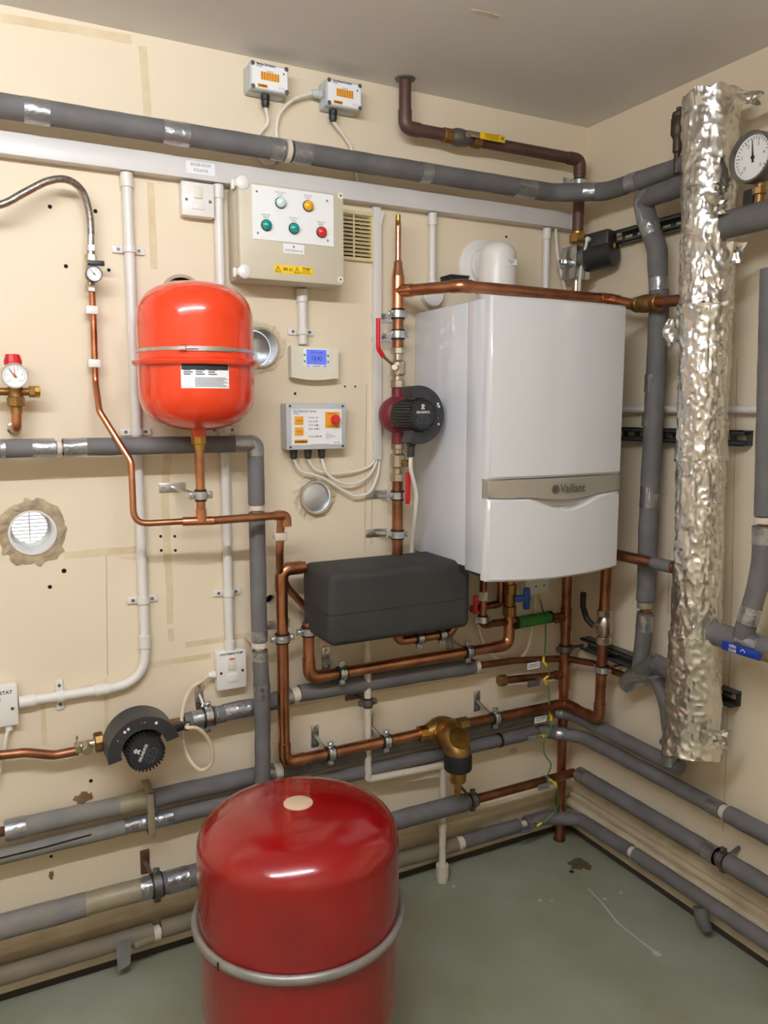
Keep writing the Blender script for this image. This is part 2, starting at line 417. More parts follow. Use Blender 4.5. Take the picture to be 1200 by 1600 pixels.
for x, y, r in ((103,416,.005),(170,422,.0045),(78,323,.005),(149,330,.005),(461,615,.004),(539,604,.003),(555,604,.003),(100,892,.006),(78,917,.005),(251,838,.004),(273,838,.004),
                (252,860,.004),(274,860,.004),(207,860,.004),(178,55,.007),(223,98,.006),(706,334,.006),(779,212,.004),(166,1098,.006),(267,1150,.004),(142,1220,.005),(80,1338,.004),(791,370,.004)):
    obj('screw_hole', MB().disc(B(x,y)+Y*.0005, -Y, r, 10, .0012), 'hole' if r < .0062 else 'peel', wall_back)
def blob(c, r, m, name, parent, n=-Y, u=X, sx=1, sy=1, jag=.35, t=.0012, k=22):
    pts = [((1+jag*random.uniform(-1,1))*r*sx*math.cos(2*math.pi*i/k), (1+jag*random.uniform(-1,1))*r*sy*math.sin(2*math.pi*i/k)) for i in range(k)]
    return obj(name, MB().prism(pts, V(c)-n*.0005, u, n.cross(u)*-1 if n != Zv else Y, n, t+.0005), m, parent, smooth=0)
blob(B(130,1246), .018, 'peel', 'flaked_paint', wall_back, sx=1.2, sy=.8)
blob(B(80,1367), .010, 'peel', 'flaked_paint', wall_back, sx=.6, sy=1.2)
blob(B(802,1172), .012, 'skirting', 'flaked_paint', wall_back, sx=1.6, sy=.8)
blob(V((-.72,-.47,2.4)), .03, 'plaster_pale', 'scuff', ceiling, n=-Zv, sx=1.3, sy=.25, t=.0008)
# painted floor marks
for (x, y, r, m) in ((905,1350,.035,'stain'),(893,1362,.008,'hole'),(945,1405,.006,'speck'),(970,1395,.005,'speck'),(862,1408,.004,'speck'),(844,1407,.006,'speck'),(1026,1490,.012,'speck'),(709,1385,.005,'speck')):
    blob(Z(x,y), r, m, 'floor_mark', floor, n=Zv, t=.0006)
mb = MB(); a = [Z(918,1388), Z(940,1410), Z(965,1442), Z(1000,1470), Z(1030,1492)]
for i, (p, q) in enumerate(zip(a, a[1:])): mb.obox((p+q)/2+Zv*.0003, (q-p)/2, (q-p).cross(Zv).normalized()*(.002+.001*(i % 2)), Zv*.0004)
obj('scratch', mb, 'speck', floor)

# ------------------------------------------------------------------ lamp: fluorescent batten on the ceiling behind the camera
lp = thing('ceiling_light', 'long white fluorescent batten fixed to the ceiling', 'lamp', LAMP_POS)
obj('housing', MB().box(LAMP_POS+V((-LAMP_LEN/2-.03,-.022,-.03)), LAMP_POS+V((LAMP_LEN/2+.03,.022,0)), .004), 'lamp_body', lp)
for sx in (-1, 1): obj('lamp_holder', MB().box(LAMP_POS+V((sx*(LAMP_LEN/2+.012)-.012,-.02,-.135)), LAMP_POS+V((sx*(LAMP_LEN/2+.012)+.012,.02,-.03)), .003), 'lamp_body', lp)
obj('tube', MB().cyl(LAMP_POS+V((-LAMP_LEN/2,0,-.11)), LAMP_POS+V((LAMP_LEN/2,0,-.11)), .018, seg=16), 'lamp_diffuser', lp)

# ------------------------------------------------------------------ vents through the wall
c, r = VENTS['a']
t = thing('round_vent', 'white plastic pipe vent with daylight showing through its outer grille', 'vent', c)
sl = obj('sleeve', MB().ring(c+Y*-.004, Y, r-.006, r-.0005, 0, .15), 'pvc', t)
g = obj('grille_rim', MB().ring(c+Y*.10, Y, r-.014, r-.006, 0, .012), 'white_plastic', t)
for i in range(9):
    zz = -r+.014+(2*r-.028)*(i+.5)/9; hw = math.sqrt(max(0, (r-.008)**2-zz*zz))
    obj('slat', MB().obox(c+Y*.106+Zv*zz, X*hw, Y*.002+Zv*-.0008, Zv*.0009), 'white_plastic', t)
obj('mullion', MB().obox(c+Y*.106, X*.0012, Y*.003, Zv*(r-.008)), 'white_plastic', t)
def crater(c, r, R_, k=40, name='broken_plaster', seed=1, m='plaster'):
    rnd = random.Random(seed); mb = MB(); vs_ = []
    for i in range(k):
        a = 2*math.pi*i/k; d = V((math.cos(a),0,math.sin(a)))
        vs_ += [c+d*r-Y*.001, c+d*(r+(R_-r)*.5)*(1+.04*rnd.uniform(-1,1))-Y*.006*rnd.random(), c+d*R_*(1+.14*rnd.uniform(-1,1))-Y*.0015, c+d*R_*1.05+Y*.001]
    fs = []
    for i in range(k):
        j = (i+1) % k
        for q in range(3): fs.append((i*4+q, j*4+q, j*4+q+1, i*4+q+1))
    mb.add(vs_, fs); return obj(name, mb, m, wall_back, smooth=0)
crater(c, r, .078, seed=3)
for key, nm, lab, out, deep in (('b', 'duct_end', 'silver metal duct stub sealed inside, below the gas detection panel', .02, .006), ('c', 'duct_end', 'silver metal duct opening in the wall behind the orange vessel', .012, .06)):
    c, r = VENTS[key]; t = thing(nm, lab, 'duct', c)
    obj('sleeve', MB().ring(c+Y*-out, Y, r-.003, r-.0005, 0, out+.12, 36), 'aluminium', t)
    obj('rim', MB().ring(c+Y*-(out+.001), Y, r-.004, r+.0015, 0, .003, 36), 'chrome', t)
    obj('blanking_plate', MB().lathe([(0,-.004),(r*.6,-.002),(r-.004,.002),(r-.004,.004),(0,.004)], c+Y*(deep-out), Y, 32), 'aluminium_sky_tint', t)
    crater(c, r, r+.018, seed=5, m='plaster_pale')
c, r = VENTS['d']; t = thing('duct_end', 'dark open duct in the wall above the orange vessel', 'duct', c)
obj('sleeve', MB().ring(c+Y*-.02, Y, r-.004, r-.0005, 0, .14, 36), 'black_plastic', t)
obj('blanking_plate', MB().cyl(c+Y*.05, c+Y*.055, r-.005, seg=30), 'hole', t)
obj('rim', MB().ring(c+Y*-.021, Y, r-.006, r+.002, 0, .004, 36), 'plaster', t)
obj('drill_hole_lining', MB().cyl(ph+Y*.03, ph+Y*.035, .0138, seg=18), 'hole', wall_back)
# square louvre vent
x0, x1, z0, z1 = sv; t = thing('louvre_vent', 'cream plastic louvred air vent half hidden by the control cabinet', 'vent', V(((x0+x1)/2,0,z0)))
mb = MB()
for lo, hi in (((x0,-.012,z0),(x1,.0,z0+.010)),((x0,-.012,z1-.010),(x1,.0,z1)),((x0,-.012,z0+.01),(x0+.010,.0,z1-.01)),((x1-.010,-.012,z0+.01),(x1,.0,z1-.01))): mb.box(lo, hi, .0015)
obj('frame', mb, 'vent_cream', t)
for i in range(10):
    zz = z0+.014+(z1-z0-.028)*(i+.5)/10
    obj('slat', MB().obox(V(((x0+x1)/2,-.003,zz)), X*((x1-x0)/2-.009), Y*.006+Zv*.0035, (Zv*.8-Y*.45)*.0016), 'vent_cream', t)
xm = B(551,370).x; obj('mullion', MB().box((xm-.002,-.010,z0+.01), (xm+.002,-.004,z1-.01)), 'vent_cream', t)
obj('insect_mesh', MB().box((x0+.0125,.06,z0+.0125), (x1-.0125,.062,z1-.0125)), 'strut', t)
#PART2
# ================================================================== BOILER
bx0, bx1, bz0, bz1, bd = -.644, -.184, 1.045, 1.780, .40
t = thing('wall_boiler', 'large white wall-hung gas boiler with a silver band across its front', 'boiler', V((bx0,0,bz0)))
ys = -.285
obj('rear_casing', MB().box((bx0+.002, ys+.001, bz0+.02), (bx1-.002, -.001, bz1), .006), 'enamel_side', t)
obj('side_casing', MB().box((bx0, -bd+.035, bz0+.012), (bx1, ys-.0015, bz1+.001), .005), 'enamel_side', t)
def front_panel(name, z_top, z_bot, m, y0=-bd+.034, bow=.014, dep=.034, nx=24, par=t, bev=.006, s0=0, s1=1):
    """bowed slab between two z profiles (functions of s in 0..1)"""
    mb = MB(); vs_ = []; rows = []
    def yf(s): return -bd+.004-bow*(1-(2*s-1)**2)
    ring = []
    for i in range(nx+1):
        s = s0+(s1-s0)*(.0 if i == 0 else 1. if i == nx else .012+.976*(i-1)/(nx-2)); x = bx0+(bx1-bx0)*s; a, b = z_top(s), z_bot(s); y = yf(s)
        e = bev*(1 if 0 < i < nx else 1.0); inset = bev if i in (0, nx) else 0
        vs_ += [V((x,y0,a)), V((x,y+bev+inset*0,a)), V((x,y+inset,a-bev)), V((x,y+inset,b+bev)), V((x,y+bev,b)), V((x,y0,b))]
    fs = []
    for i in range(nx):
        for q in range(6):
            r = (q+1) % 6; fs.append((i*6+q, (i+1)*6+q, (i+1)*6+r, i*6+r))
    fs += [tuple(range(6)), tuple(nx*6+q for q in range(6))[::-1]]
    return obj(name, mb.add(vs_, fs), m, par, smooth=40)
zb = 1.312
lip = lambda s: .0 if abs(s-.56) > .27 else .022*(.5+.5*math.cos(math.pi*(s-.56)/.27))**.6
front_panel('front_cover', lambda s: bz1+.004, lambda s: zb+.003, 'enamel')
bnd = lambda s: zb-.046-.006*(1-(2*s-1)**2)-.4*lip(s)
front_panel('control_band', lambda s: zb, bnd, 'silver_band', bow=.009, bev=.002)
obj('inner_frame', MB().box((bx0+.003,-bd+.012,zb-.09), (bx1-.003,-bd+.033,zb+.02)), 'enamel_side', t)
front_panel('handle_recess', lambda s: bnd(s)+.004, lambda s: bnd(s)-.022, 'silver_band', bow=-.004, bev=.002, s0=.27, s1=.85)
front_panel('lower_flap', lambda s: zb-.049-.006*(1-(2*s-1)**2)-1.45*lip(s), lambda s: bz0-.002-.010*(1-(2*s-1)**2), 'enamel', bow=.016)
obj('underside', MB().box((bx0+.006,-bd+.04,bz0+.005), (bx1-.006,-.02,bz0+.02)), 'dark_grey', t)
nb = V((bx0+(bx1-bx0)*.585, -bd-.0085, zb-.031))
text(t, 'Vaillant', nb+X*.004, .034, 'silver_dark', width=.088, bold=.012)
em = nb+X*-.056; mb = MB().ring(em+Y*.001, -Y, .0105, .0122, 0, .002, 24)
for pts in ([(-.006,-.007),(.006,-.007),(.007,0),(.004,.004),(.006,.011),(.003,.011),(.001,.005),(-.001,.005),(-.004,.011),(-.006,.010),(-.003,.003),(-.007,0)],): mb.prism(pts, em, X, Zv, -Y, .0016)
obj('emblem', mb, 'silver_dark', t)
mb = MB()
for x, y in ((712,484),(717,505),(715,777)): pass
# flue
f0 = B(752,418); t = thing('flue_elbow', 'white domed flue elbow rising from the boiler into a round wall plate', 'flue', f0)
R1 = .078; fx = f0.x; fz = f0.z
obj('wall_plate', MB().lathe([(.0,0),(.082,0),(.082,.006),(.07,.012),(.058,.014),(0,.014)], V((fx,-.0005,fz)), -Y, 40), 'white_plastic', t)
obj('horizontal_duct', MB().cyl((fx,-.014,fz), (fx,-.075,fz), .05, seg=36), 'white_plastic', t)
obj('sleeve_ring', MB().ring(V((fx,-.014,fz)), -Y, .05, .0525, 0, .02, 36), 'white_plastic', t)
pr = [(.056, 1.79)]+[(.056, fz+.02)]+[(.056*math.cos(a), fz+.02+.042*math.sin(a)) for a in [math.pi/2*i/8 for i in range(1, 8)]]+[(0, fz+.062)]
up = obj('vertical_duct', MB().lathe([(r, h-1.79) for r, h in pr], V((fx,-.085,1.79)), Zv, 36), 'white_plastic', t)
obj('base_collar', MB().ring(V((fx,-.085,1.782)), Zv, .056, .066, 0, .02, 36), 'white_plastic', t)
lb = V((fx+.012,-.1415,fz-.005))
obj('sticker', MB().obox(lb, X*.017, Y*.0004, Zv*.008), 'label_white', t)
for i in range(3): obj('print_line', MB().obox(lb+V((-.004,-.0006,.004-.004*i)), X*(.012-.003*i), Y*.0002, Zv*.0008), 'ink_grey', t)
tb = B(713,436,.04); o = obj('wall_bracket', MB().box((tb.x-.032,-.06,tb.z-.006), (tb.x+.032,-.001,tb.z+.004), .002).box((tb.x-.034,-.062,tb.z+.004),(tb.x+.034,-.001,tb.z+.009),.002), 'black_plastic')
tag(o, 'small black plastic wall bracket beside the flue plate', 'bracket')

# ================================================================== WALL EXPANSION VESSEL
vc = B(307,560,.172); t = thing('expansion_vessel', 'glossy orange-red expansion vessel strapped to the wall', 'expansion vessel', V((vc.x,vc.y,vc.z-.18)))
zt, zbm = B(307,441,.172).z, B(312,672,.172).z; vr = .1365
def capsule(zb_, zt_, r, dome, zring, n=9):
    n = 14; e = 2/2.45; half = [(r*math.sin(math.pi/2*i/n)**e, dome*(1-math.cos(math.pi/2*i/n)**e)) for i in range(n+1)]
    return [(a, zb_+b) for a, b in half]+[(r, zring)]+[(a, zt_-b) for a, b in half[::-1]]
zr = B(307,560,.30).z
obj('shell', MB().lathe([(r, h-zbm) for r, h in capsule(zbm, zt, vr, .095, zr)], V((vc.x,vc.y,zbm)), Zv, 64), 'vessel_orange', t, smooth=60)
obj('seam_flange', MB().lathe([(vr-.002,-.010),(vr+.010,-.009),(vr+.013,-.004),(vr+.013,.002),(vr+.006,.006),(vr-.002,.007)], V((vc.x,vc.y,zr-.003)), Zv, 64), 'vessel_orange', t)
sz = zr+.022
st = obj('strap', MB().lathe([(vr,-.0036),(vr+.002,-.0036),(vr+.002,.0036),(vr,.0036)], V((vc.x,vc.y,sz)), Zv, 64), 'zinc', t)
obj('worm_screw', MB().hexn(V((vc.x-.07,vc.y-.123,sz)), V((vc.x-.055,vc.y-.131,sz)), .008).cyl(V((vc.x-.056,vc.y-.130,sz)), V((vc.x-.03,vc.y-.138,sz)), .003), 'zinc', st)
obj('strap_tongue', MB().lathe([(vr+.002,-.005),(vr+.004,-.005),(vr+.004,.005),(vr+.002,.005)], V((vc.x,vc.y,sz)), Zv, 20, math.radians(245), math.radians(288), ref=X), 'zinc', st)
obj('wall_bracket', MB().box((vc.x-.02,-.04,sz-.02), (vc.x+.02,-.001,sz+.02), .002), 'zinc', t)
def curved_label(parent, name, m, a0, a1, z0, z1, r, c, k=16):
    vs_ = []; fs = []
    for i in range(k+1):
        a = a0+(a1-a0)*i/k; d = V((math.cos(a), math.sin(a), 0))
        for rr in (r, r+.0006):
            for z in (z0, z1): vs_.append(V((c.x,c.y,z))+d*rr)
    for i in range(k):
        p = i*4; q = p+4; fs += [(p+2,q+2,q+3,p+3),(p,p+1,q+1,q),(p,q,q+2,p+2),(p+1,p+3,q+3,q+1)]
    fs += [(0,2,3,1),(k*4,k*4+1,k*4+3,k*4+2)]
    return obj(name, MB().add(vs_, fs), m, parent)
def ang(px, py, r):                    # azimuth on the vessel where the ray first meets the cylinder
    d = ray(px, py); d2 = V((d.x,d.y)); o2 = V((CAM.x-vc.x, CAM.y-vc.y)); a = d2.dot(d2); b = 2*o2.dot(d2); cc = o2.dot(o2)-r*r
    s = (-b-math.sqrt(max(0,b*b-4*a*cc)))/(2*a); p = o2+d2*s; return math.atan2(p.y, p.x), (CAM+d*s).z
a0, zt_ = ang(282, 564, vr); a1, _ = ang(357, 575, vr); _, zb_ = ang(357, 607, vr)
lb = curved_label(t, 'rating_label', 'label_white', a0, a1, zb_, zt_, vr, vc)
curved_label(t, 'label_header', 'ink', a0+.01, a1-.01, zt_-.019, zt_-.002, vr+.0006, vc)
da = a1-a0
def lab_line(f0_, f1_, g, h, m='ink_grey'): curved_label(lb, 'print_line', m, a0+da*f0_, a0+da*f1_, zb_+(zt_-zb_)*g, zb_+(zt_-zb_)*g+h, vr+.0006, vc, 5)
for i in range(8): lab_line(.28, .97-.05*(i % 3), .06+.045*i, .0013)
for i in range(3):
    for f in (.06, .3, .55): lab_line(f, f+.14+.04*((i+int(f*10)) % 2), .5+.08*i, .0022, 'ink')
lab_line(.72, .96, .68, .004, 'ink')
pm = vc+V((math.cos(a0+da*.12), math.sin(a0+da*.12), 0))*(vr+.0013); pm.z = zt_-.010
mdir = V((math.cos(a0+da*.12), math.sin(a0+da*.12), 0))
obj('emblem', MB().lathe([(.008,0),(.008,.0006)], pm, mdir, 20, math.pi/2+.2, 3*math.pi/2-.2), 'ink_white', lb)
nk = V((vc.x+.006,vc.y,zbm))
obj('neck', MB().lathe([(.024,.016),(.02,.004),(.017,-.004),(.017,-.018)], V((vc.x,vc.y,zbm)), Zv, 24), 'vessel_orange', t)
o = thing('vessel_pipe', 'vertical copper pipe with brass union below the orange expansion vessel', 'pipe', V((vc.x,vc.y,B(312,812,.172).z)))
ztee = B(312,813,.15).z; vp = V((vc.x,vc.y,0))
obj('union_nut', MB().hexn(V((vc.x,vc.y,zbm-.014)), V((vc.x,vc.y,zbm-.034)), .019, 8).cyl(V((vc.x,vc.y,zbm-.034)), V((vc.x,vc.y,zbm-.046)), .0145), 'brass', o)
obj('pipe', MB().cyl(V((vc.x,vc.y,zbm-.04)), V((vc.x,vc.y,ztee+.02)), .0112), 'copper', o)
pc = V((vc.x,vc.y,B(312,774,.172).z)); clamp(o, pc, Zv, .0112, V((vc.x-.03,0,pc.z+.006)), X, plate_dir=X)

# ================================================================== FILLING LOOP and 15 mm pipe
t = thing('filling_pipe', 'long thin copper pipe dropping beside the orange vessel and running under it', 'pipe', B(208,818,.03))
path = [(143,448,.04),(146,500,.035),(149,595,.035),(155,642,.085),(205,722,.138),(209,819,.155),(300,814,.165)]
pipe(t, path, .0078, 'copper', .035)
pe = [vp+Zv*ztee+X*-.012, vp+Zv*ztee+X*.012]
obj('tee', MB().cyl(B(285,815,.165), V((vc.x+.03,vc.y,ztee)), .0112, seg=18).cyl(V((vc.x,vc.y,ztee)), V((vc.x,vc.y,ztee+.03)), .0135), 'copper_bright', t)
eR = B(441,805,.165)
pipe(t, [V((vc.x+.02,vc.y,ztee)), eR, eR+V((0,.03,0))], .0105, 'copper', .02, None)
obj('end_elbow', MB().tube(fillet([eR-X*.02, eR+X*.012, eR+X*.012-Zv*.03], .014, 6), .0125, 16), 'copper', t)
pipe(t, [(439,812,.15),(437,860,.14),(437,890,.10),(449,918,.07),(478,950,.06)], .0105, 'copper', .03)
for p in ((143,485,.036),(147,568,.032),):
    c = B(*p); obj('pipe_clip', MB().obox(c+Y*.002, X*.014, Y*.016, Zv*.010, .003), 'white_plastic', t)
c = B(438,838,.145); obj('pipe_clip', MB().obox(c, X*.017, Y*.014, Zv*.010, .003), 'pvc_old', t)
t = thing('filling_valve', 'small nickel filling valve with black lever under the braided hose', 'valve', B(143,440,.04))
z = lambda y: B(142,y,.04)
obj('lower_nut', MB().hexn(z(456), z(445), .013).cyl(z(446), z(436), .010), 'nickel', t)
obj('body', MB().cyl(z(437), z(408), .012).hexn(z(410), z(398), .014).cyl(z(399), z(388), .010), 'nickel', t)
obj('lever', MB().obox(B(150,411,.055), X*.019, Y*.004, Zv*.006, .002).cyl(B(142,411,.04), B(142,411,.058), .006), 'black_plastic', t)
def gauge(name, label, c, n, r, u, needle, depth=.025, rim='black_plastic', red=False, lip=.004, face='dial'):
    n = V(n).normalized(); u = V(u); v = Zv
    g = thing(name, label, 'gauge', V(c))
    obj('case', MB().lathe([(r*.8,-depth),(r*.98,-depth*.8),(r,-.004),(r,lip),(r*.9,lip),(r*.88,0),(0,0)], c, n, 36), rim, g)
    d = obj('dial', MB().lathe([(r*.88,0),(r*.88,.0008)], V(c)+n*.0004, n, 32), face, g)
    mb = MB(); k = 26
    for i in range(k+1):
        a = math.radians(225-270*i/k); e = u*math.cos(a)+v*math.sin(a); L = .10 if i % 5 else .18
        mb.obox(V(c)+n*.0016+e*r*(.8-L/2), e*r*L/2, n.cross(e)*r*.012, n*.0002)
    obj('scale', mb, 'ink', d)
    for i in range(6):
        a = math.radians(225-270*i/5); e = u*math.cos(a)+v*math.sin(a); text(d, str(i), V(c)+n*.0012+e*r*.52, r*.2, 'ink', u, n)
    a = math.radians(needle); e = u*math.cos(a)+v*math.sin(a); f = n.cross(e)
    obj('needle', MB().prism([(-r*.2,-r*.05),(r*.7,-r*.012),(r*.7,r*.012),(-r*.2,r*.05)], V(c)+n*.002, e, f, n, .0008).cyl(V(c)+n*.001, V(c)+n*.004, r*.08, seg=12), 'ink', g)
    if red:
        a = math.radians(red); e = u*math.cos(a)+v*math.sin(a); f = n.cross(e)
        obj('set_pointer', MB().prism([(-r*.1,-r*.03),(r*.66,-r*.02),(r*.66,r*.02),(-r*.1,r*.03)], V(c)+n*.0032, e, f, n, .0006).cyl(V(c)+n*.001, V(c)+n*.005, r*.1, seg=12), 'ink_red', g)
    return g
gc = B(147,428,.078); gauge('pressure_gauge', 'small black-rimmed pressure gauge on the filling valve', gc, -Y, .0185, X, 135, .022)
# braided hose
t = thing('braided_hose', 'braided steel hose arching down to the filling valve', 'hose', B(140,390,.04))
hp = [(-60,326,.09),(0,320,.09),(40,300,.085),(75,283,.08),(105,281,.07),(128,298,.055),(139,330,.045),(142,362,.04),(142,390,.04)]
obj('hose', MB().tube(smooth_curve([P(p) for p in hp], 8), .0085, 14), 'braid', t)
obj('end_ferrule', MB().cyl(B(142,384,.04), B(142,366,.04), .010, seg=16).hexn(B(142,393,.04), B(142,383,.04), .012), 'chrome', t)
# safety valve and gauge at the far left
t = thing('safety_valve', 'brass safety valve with red cap left of the braided hose pipe', 'valve', B(24,680,.06))
b0 = B(24,612,.07)
obj('body', MB().hexn(b0+Zv*-.034, b0+Zv*-.012, .019, 8).cyl(b0+Zv*-.012, b0+Zv*.02, .016).cyl(b0+X*-.05, b0+X*.03, .009).hexn(b0+X*.028, b0+X*.042, .013).hexn(b0+X*-.048, b0+X*-.032, .013).cyl(b0+Zv*-.05, b0+Zv*-.03, .013), 'brass_dull', t)
obj('outlet_nut', MB().hexn(b0+X*.040, b0+X*.052, .014, 8), 'brass', t)
ct = B(20,562,.07); obj('cap', MB().lathe([(.019,-.012),(.0195,-.004),(.016,.008),(.015,.012),(0,.012)], ct, Zv, 12).cyl(ct-Zv*.012, b0+Zv*.02, .014), 'red_cap', t, smooth=25)
pipe(t, [b0+Zv*-.045, V((b0.x-.002,b0.y,B(23,670,.06).z)), V((b0.x-.004,-.001,B(23,670,.06).z))], .0115, 'copper', .015, None)
obj('wall_ring', MB().lathe([(.016,0),(.016,.004),(.012,.006)], V((b0.x-.004,-.0005,B(23,670,.06).z)), -Y, 20), 'chrome', t)
gauge('pressure_gauge', 'round white-faced pressure gauge with red pointer on the brass safety valve', B(23,587,.105), -Y, .0285, X, 128, .03, 'chrome', 92)

# ================================================================== CABLE TRUNKING, CONDUITS
zt0, zt1 = 2.068, 2.118; tx1 = B(892,345,.04).x
t = thing('cable_trunking', 'long white plastic cable trunking running along the back wall', 'trunking', V((ROOM_X0,0,zt0)))
obj('channel', MB().box((ROOM_X0+.001,-.034,zt0+.001), (tx1,-.0005,zt1-.001)), 'pvc_trunk', t)
obj('lid', MB().box((ROOM_X0+.001,-.040,zt0), (tx1,-.0342,zt1), .0015), 'pvc_trunk', t)
obj('end_cap', MB().box((tx1,-.041,zt0-.001), (tx1+.004,-.0005,zt1+.001), .001), 'pvc_trunk', t)
lx = B(314,271,.041); obj('name_label', MB().box((lx.x-.036,-.0412,zt0+.012), (lx.x+.036,-.040,zt0+.042)), 'label_white', t)
text(t, 'BOILER ROOM', V((lx.x,-.0412,zt0+.034)), .010, 'ink_grey', width=.05); text(t, 'ISOLATOR', V((lx.x,-.0412,zt0+.021)), .010, 'ink_grey', width=.036)
def conduit(label, pts, r=.0125, saddles=(), couplers=(), fr=.09, m='pvc', group=None, top=True):
    p3 = [P(p) for p in pts]; t = thing('conduit', label, 'conduit', p3[-1], group)
    obj('tube', MB().tube(fillet(p3, fr, 10), r, 18), m, t)
    if top: obj('adaptor', MB().cyl(p3[0], p3[0]+(p3[1]-p3[0]).normalized()*.035, r+.003, seg=18, ch=.001), m, t)
    for a, b in couplers: obj('coupler', MB().cyl(P(a), P(b), r+.0028, seg=18, ch=.001), m, t)
    for c, ax, off in saddles: saddle(t, c, ax, r, m, -Y, off)
    return t
def down(px, y0, y1, o=.016, zt=None):
    a, b = B(px[0], y0, o), B(px[1], y1, o); xm = (a.x+b.x)/2
    return V((xm,-o,zt if zt else a.z)), V((xm,-o,b.z))
a, b = down((203,223), 280, 1040, zt=zt0)
c = V((a.x,-.016,B(223,1070,.016).z)); d = B(28,1079,.016); d = V((d.x,-.016,c.z+.004))
c1 = V((a.x,-.016,d.z))
conduit('white conduit dropping from trunking and curving left to the thermostat box', [a, c1, d], saddles=[(V((a.x,-.016,B(205,390,.016).z)), Zv, .016), (V((a.x,-.016,B(216,675,.016).z)), Zv, .016), (V((a.x,-.016,B(223,938,.016).z)), Zv, .016), (V((B(93,1070,.016).x,-.016,d.z)), X, .016)],
        couplers=[(V((a.x,-.016,c1.z+.095)), V((a.x,-.016,c1.z+.13))), (V((a.x-.095,-.016,c1.z)), V((a.x-.13,-.016,c1.z))), (d+X*.0, d+X*.04)])
a, b = down((343,357), 296, 1022, zt=zt0)
conduit('white conduit passing behind the orange vessel down to the primary pump switch', [a, b], saddles=[(V((a.x,-.016,B(353,927,.016).z)), Zv, .016), (V((a.x,-.016,B(350,672,.016).z)), Zv, .016)], couplers=[(b, b+Zv*.04)])
a, b = down((472,473), 452, 538)
conduit('short white conduit joining the control cabinet to the heating programmer', [a, b], saddles=[(V((a.x,-.016,B(470,518,.016).z)), Zv, .016)])
a, b = down((675,676), 338, 448, zt=zt0)
t = conduit('short white conduit ending in a round box left of the flue', [a, b], .0105, couplers=[(b, b+Zv*.02)])
obj('round_box', MB().lathe([(.0,0),(.034,0),(.034,.028),(.031,.031),(0,.031)], V((b.x,-.0005,b.z-.025)), -Y, 30), 'pvc', t)
obj('lid_screw', MB().cyl(V((b.x-.012,-.0315,b.z+.002)), V((b.x-.012,-.034,b.z+.002)), .003, seg=8), 'rust', t)
a, b = down((853,852), 365, 520, zt=zt0)
conduit('short white conduit dropping from trunking behind the boiler top', [a, b], .0105)
a, b = B(591,332,.018), B(590,718,.018); xm = (a.x+b.x)/2
t = thing('mini_trunking', 'narrow white vertical trunking beside the copper pump riser', 'trunking', V((xm,0,b.z)))
obj('channel', MB().box((xm-.0115,-.014,b.z), (xm+.0115,-.0005,zt0-.001)), 'pvc', t)
obj('lid', MB().box((xm-.012,-.018,b.z-.001), (xm+.012,-.0142,zt0-.012), .001), 'pvc', t)
obj('torn_tab', MB().prism([(.0,0),(.012,0),(.020,.035),(.012,.035)], V((xm,-.019,zt0-.05)), X, Zv, -Y, .0015), 'pvc', t)
# right wall conduit
a, b = W(930,640,.02), W(1260,640,.02); zz = (a.z+b.z)/2
t = thing('conduit', 'white conduit running level along the right wall behind the foil column', 'conduit', V((-.02,-.3,zz)))
obj('tube', MB().cyl((-.02,-.19,zz), (-.02,-1.9,zz), .0105), 'pvc', t)
for yy in (-.75, -1.3): saddle(t, V((-.02,yy,zz)), Y, .0105, 'pvc_old', -X, .02)
#PART3
# ================================================================== ELECTRICAL BOXES
def case(t, x0, x1, z0, z1, off, m, lid=.3, bev=.004, name='case', lidm=None):
    d = off*(1-lid)
    obj(name, MB().box((x0+.001,-d,z0+.001), (x1-.001,-.0006,z1-.001), bev), m, t)
    return obj('lid', MB().box((x0,-off,z0), (x1,-d-.0008,z1), bev), lidm or m, t)
# control cabinet
x0, x1, z0, z1 = rectB((372,281), (539,447), .105)
t = thing('control_cabinet', 'cream control cabinet with five round pilot lamps on a white panel', 'control panel', V(((x0+x1)/2,0,z0)))
case(t, x0, x1, z0, z1, .105, 'cabinet', .25, .008)
q = rectB((393,289), (521,386), .105); q = (q[0], q[1], q[2]+.0, B(393,288,.106).z-.0)
fp = obj('indicator_panel', MB().box((q[0],-.1072,q[2]), (q[1],-.1052,q[3])), 'label_white', t)
for px, py in ((401,299),(511,314),(403,364),(512,376)): obj('rivet', MB().disc(B(px,py,.1072), -Y, .0028, 10, .001), 'ink_grey', fp)
for px, py, m, s1, s2 in ((438,317,'lamp_white','CONTROL CIRCUIT','LIVE'),(481,322,'amber','VENTILATION','FAULT'),(416,352,'lamp_green','BOILER ONE','ENABLED'),(459,357,'lamp_green','FAN','RUNNING'),(502,363,'lamp_red','FAULT','RESET')):
    c = B(px,py,.108); c.y = -.1072
    pl = obj('pilot_lamp', MB().lathe([(.0128,0),(.0128,.006),(.0118,.011),(.008,.0145),(0,.016)], c, -Y, 24), m, t)
    obj('bezel', MB().ring(c, -Y, .0128, .0142, 0, .005, 24), 'dark_grey', pl)
    text(fp, s1, c+Zv*.0255, .0055, 'ink_grey', width=.030 if len(s1) > 11 else .022); text(fp, s2, c+Zv*.0195, .0055, 'ink_grey', width=.015)
c = B(459,389,.1052); s_ = obj('maker_sticker', MB().obox(c, X*.029, Y*.0004, Zv*.0115), 'label_white', t)
text(s_, 'COLIN PEACOCK LTD', c-Zv*.005, .007, 'ink_grey', width=.05, bold=.02); obj('sticker_mark', MB().disc(c+Zv*.005-Y*.0004, -Y, .003, 6, .0004), 'ink_grey', s_)
c = B(459,422,.1052); s_ = obj('warning_label', MB().obox(c, X*.053, Y*.0004, Zv*.0105), 'yellow_label', t)
